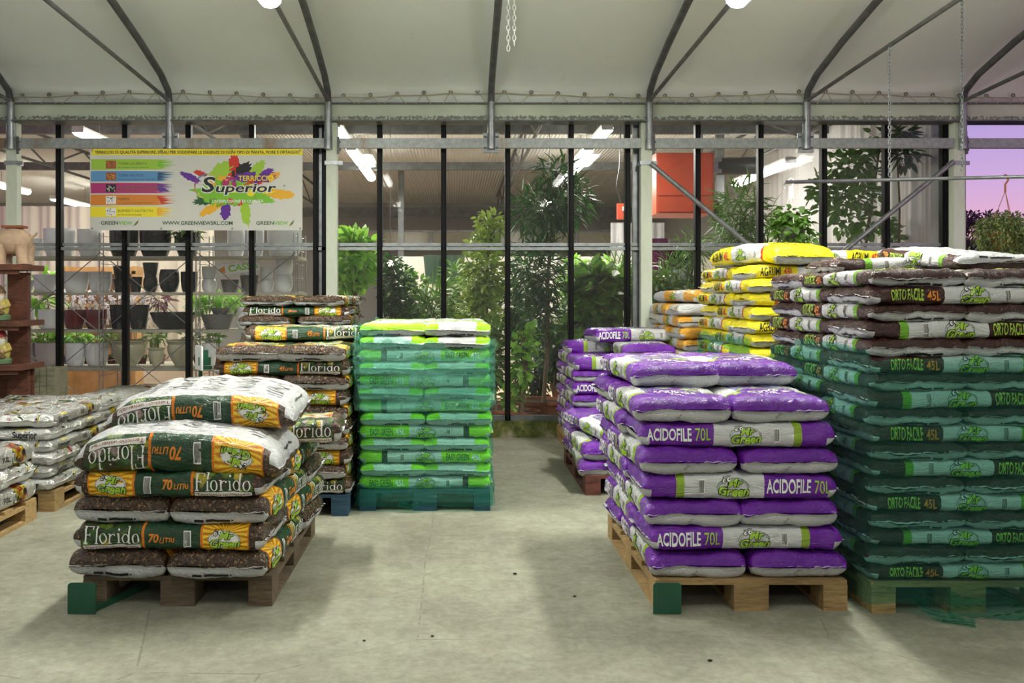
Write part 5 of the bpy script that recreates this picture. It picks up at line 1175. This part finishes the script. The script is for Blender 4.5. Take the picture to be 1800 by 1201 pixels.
# ------------------------------------------------------------------ hanging baskets, outdoors
def basket(px, py, Z, potm, leaf, n, L, w, label, top, rx=.2, trail=.0, seed=1, hookm='terra', dr=.9):
    c = W(px, py, Z); r = empty('hanging_basket', c, label=label, cat='hanging plant')
    MB().lathe([(.001, -.12), (.07, -.12), (.11, .0), (.115, .01), (.10, .01), (.09, -.02), (.001, -.03)], 20).build('pot', M[potm], r, smooth=True, sharp=45)
    tz = top-c.z; m = MB()
    for k in range(3): a = 2*pi*k/3+.4; m.tube([(.11*cos(a), .11*sin(a), 0), (0, 0, tz-.09)], .0025, 5)
    m.build('hanger', M[hookm], r); m = MB().tube([(0, 0, tz-.10), (0, 0, tz-.04), (.02, 0, tz-.01), (.02, 0, tz+.02), (0, 0, tz+.03), (-.02, 0, tz+.015)], .007, 6); m.build('hook', M[hookm], r, smooth=True)
    rnd = random.Random(seed); mb = MB(); crown(mb, [(0, 0, .05, rx, rx, .11), (.1*rx, 0, -.03, rx*1.1, rx*1.0, .14)], n, L, w, dr, rnd, .6)
    if trail:
        for k in range(34):
            a = rnd.uniform(0, 6.28); R0 = rx*rnd.uniform(.7, 1.15); ln = trail*rnd.uniform(.5, 1.1)
            for j in range(26):
                t = j/26; p = Vector((R0*cos(a)+.02*sin(j), R0*sin(a), .02-ln*t)); mb.leaf(p, Vector((rnd.uniform(-1, 1), rnd.uniform(-1, 1), -.4)), L, w, .6, 0, 2)
    mb.build('foliage', M[leaf], r); return r
b = basket(1390, 403, 6.8, 'clearpot', 'leaf_mid', 420, .06, .04, 'leafy ivy basket in clear pot on the left end of the rod', 2.155, .15, 0, 3, 'white')
MB().box((.0, -.01, .27), (.035, .003, .09)).build('plant_tag', M['white'], b)
basket(1767, 410, 6.8, 'terra', 'leaf_grey', 3200, .034, .012, 'trailing grey-green basket with terracotta pot against the purple sky', 2.18, .21, .40, 4, 'terra')
tree = empty('distant_tree', (8.05, 14.5, -.06), label='small dusky twiggy tree outside against the purple sky', cat='tree')
rnd = random.Random(6); m = MB(); lf = MB()
def br(p, d, L, r0, dep):
    q = p+d*L; m.tube([p, q], [r0, r0*.65], 5)
    if dep == 0:
        for _ in range(7): lf.leaf(q+Vector((rnd.uniform(-.1, .1), rnd.uniform(-.1, .1), rnd.uniform(-.1, .1))), Vector((rnd.uniform(-1, 1), rnd.uniform(-1, 1), rnd.uniform(-.5, 1))), .07, .035, .1, 0, 2)
        return
    for _ in range(3): br(q, (d+Vector((rnd.uniform(-.5, .5), rnd.uniform(-.5, .5), rnd.uniform(-.1, .5)))).normalized(), L*.72, r0*.6, dep-1)
for k in range(3): br(Vector((.1*k-.1, 0, 0)), Vector((.12*k-.12, 0, 1)).normalized(), .92, .035, 4)
m.build('branches', M['bark'], tree); lf.build('leaves', M['leaf_pink'], tree)
tag(MB().box((13, 17, 1.15), (15, .3, 2.42)).build('dark_fence', sm('dark_blue_fence', (.02, .02, .05), .9)), 'low dark blue fence outside below the purple sky', 'fence')
# floor debris
rd = random.Random(12)
for k, (px, py) in enumerate(((1160, 978), (1248, 1163), (905, 1010), (760, 1120), (640, 1128), (1010, 1050))):
    Z = CH*F/(py-HY); tag(MB().ball((0, 0, .004), .004+.003*rd.random(), 6, 0, (1.6, 1, .7)).build('crumb', M['soil'], loc=((px-HX)*Z/F, Z, 0)), 'tiny dark soil crumb lying on the pale concrete floor', 'crumb', 'soil crumbs on the floor')
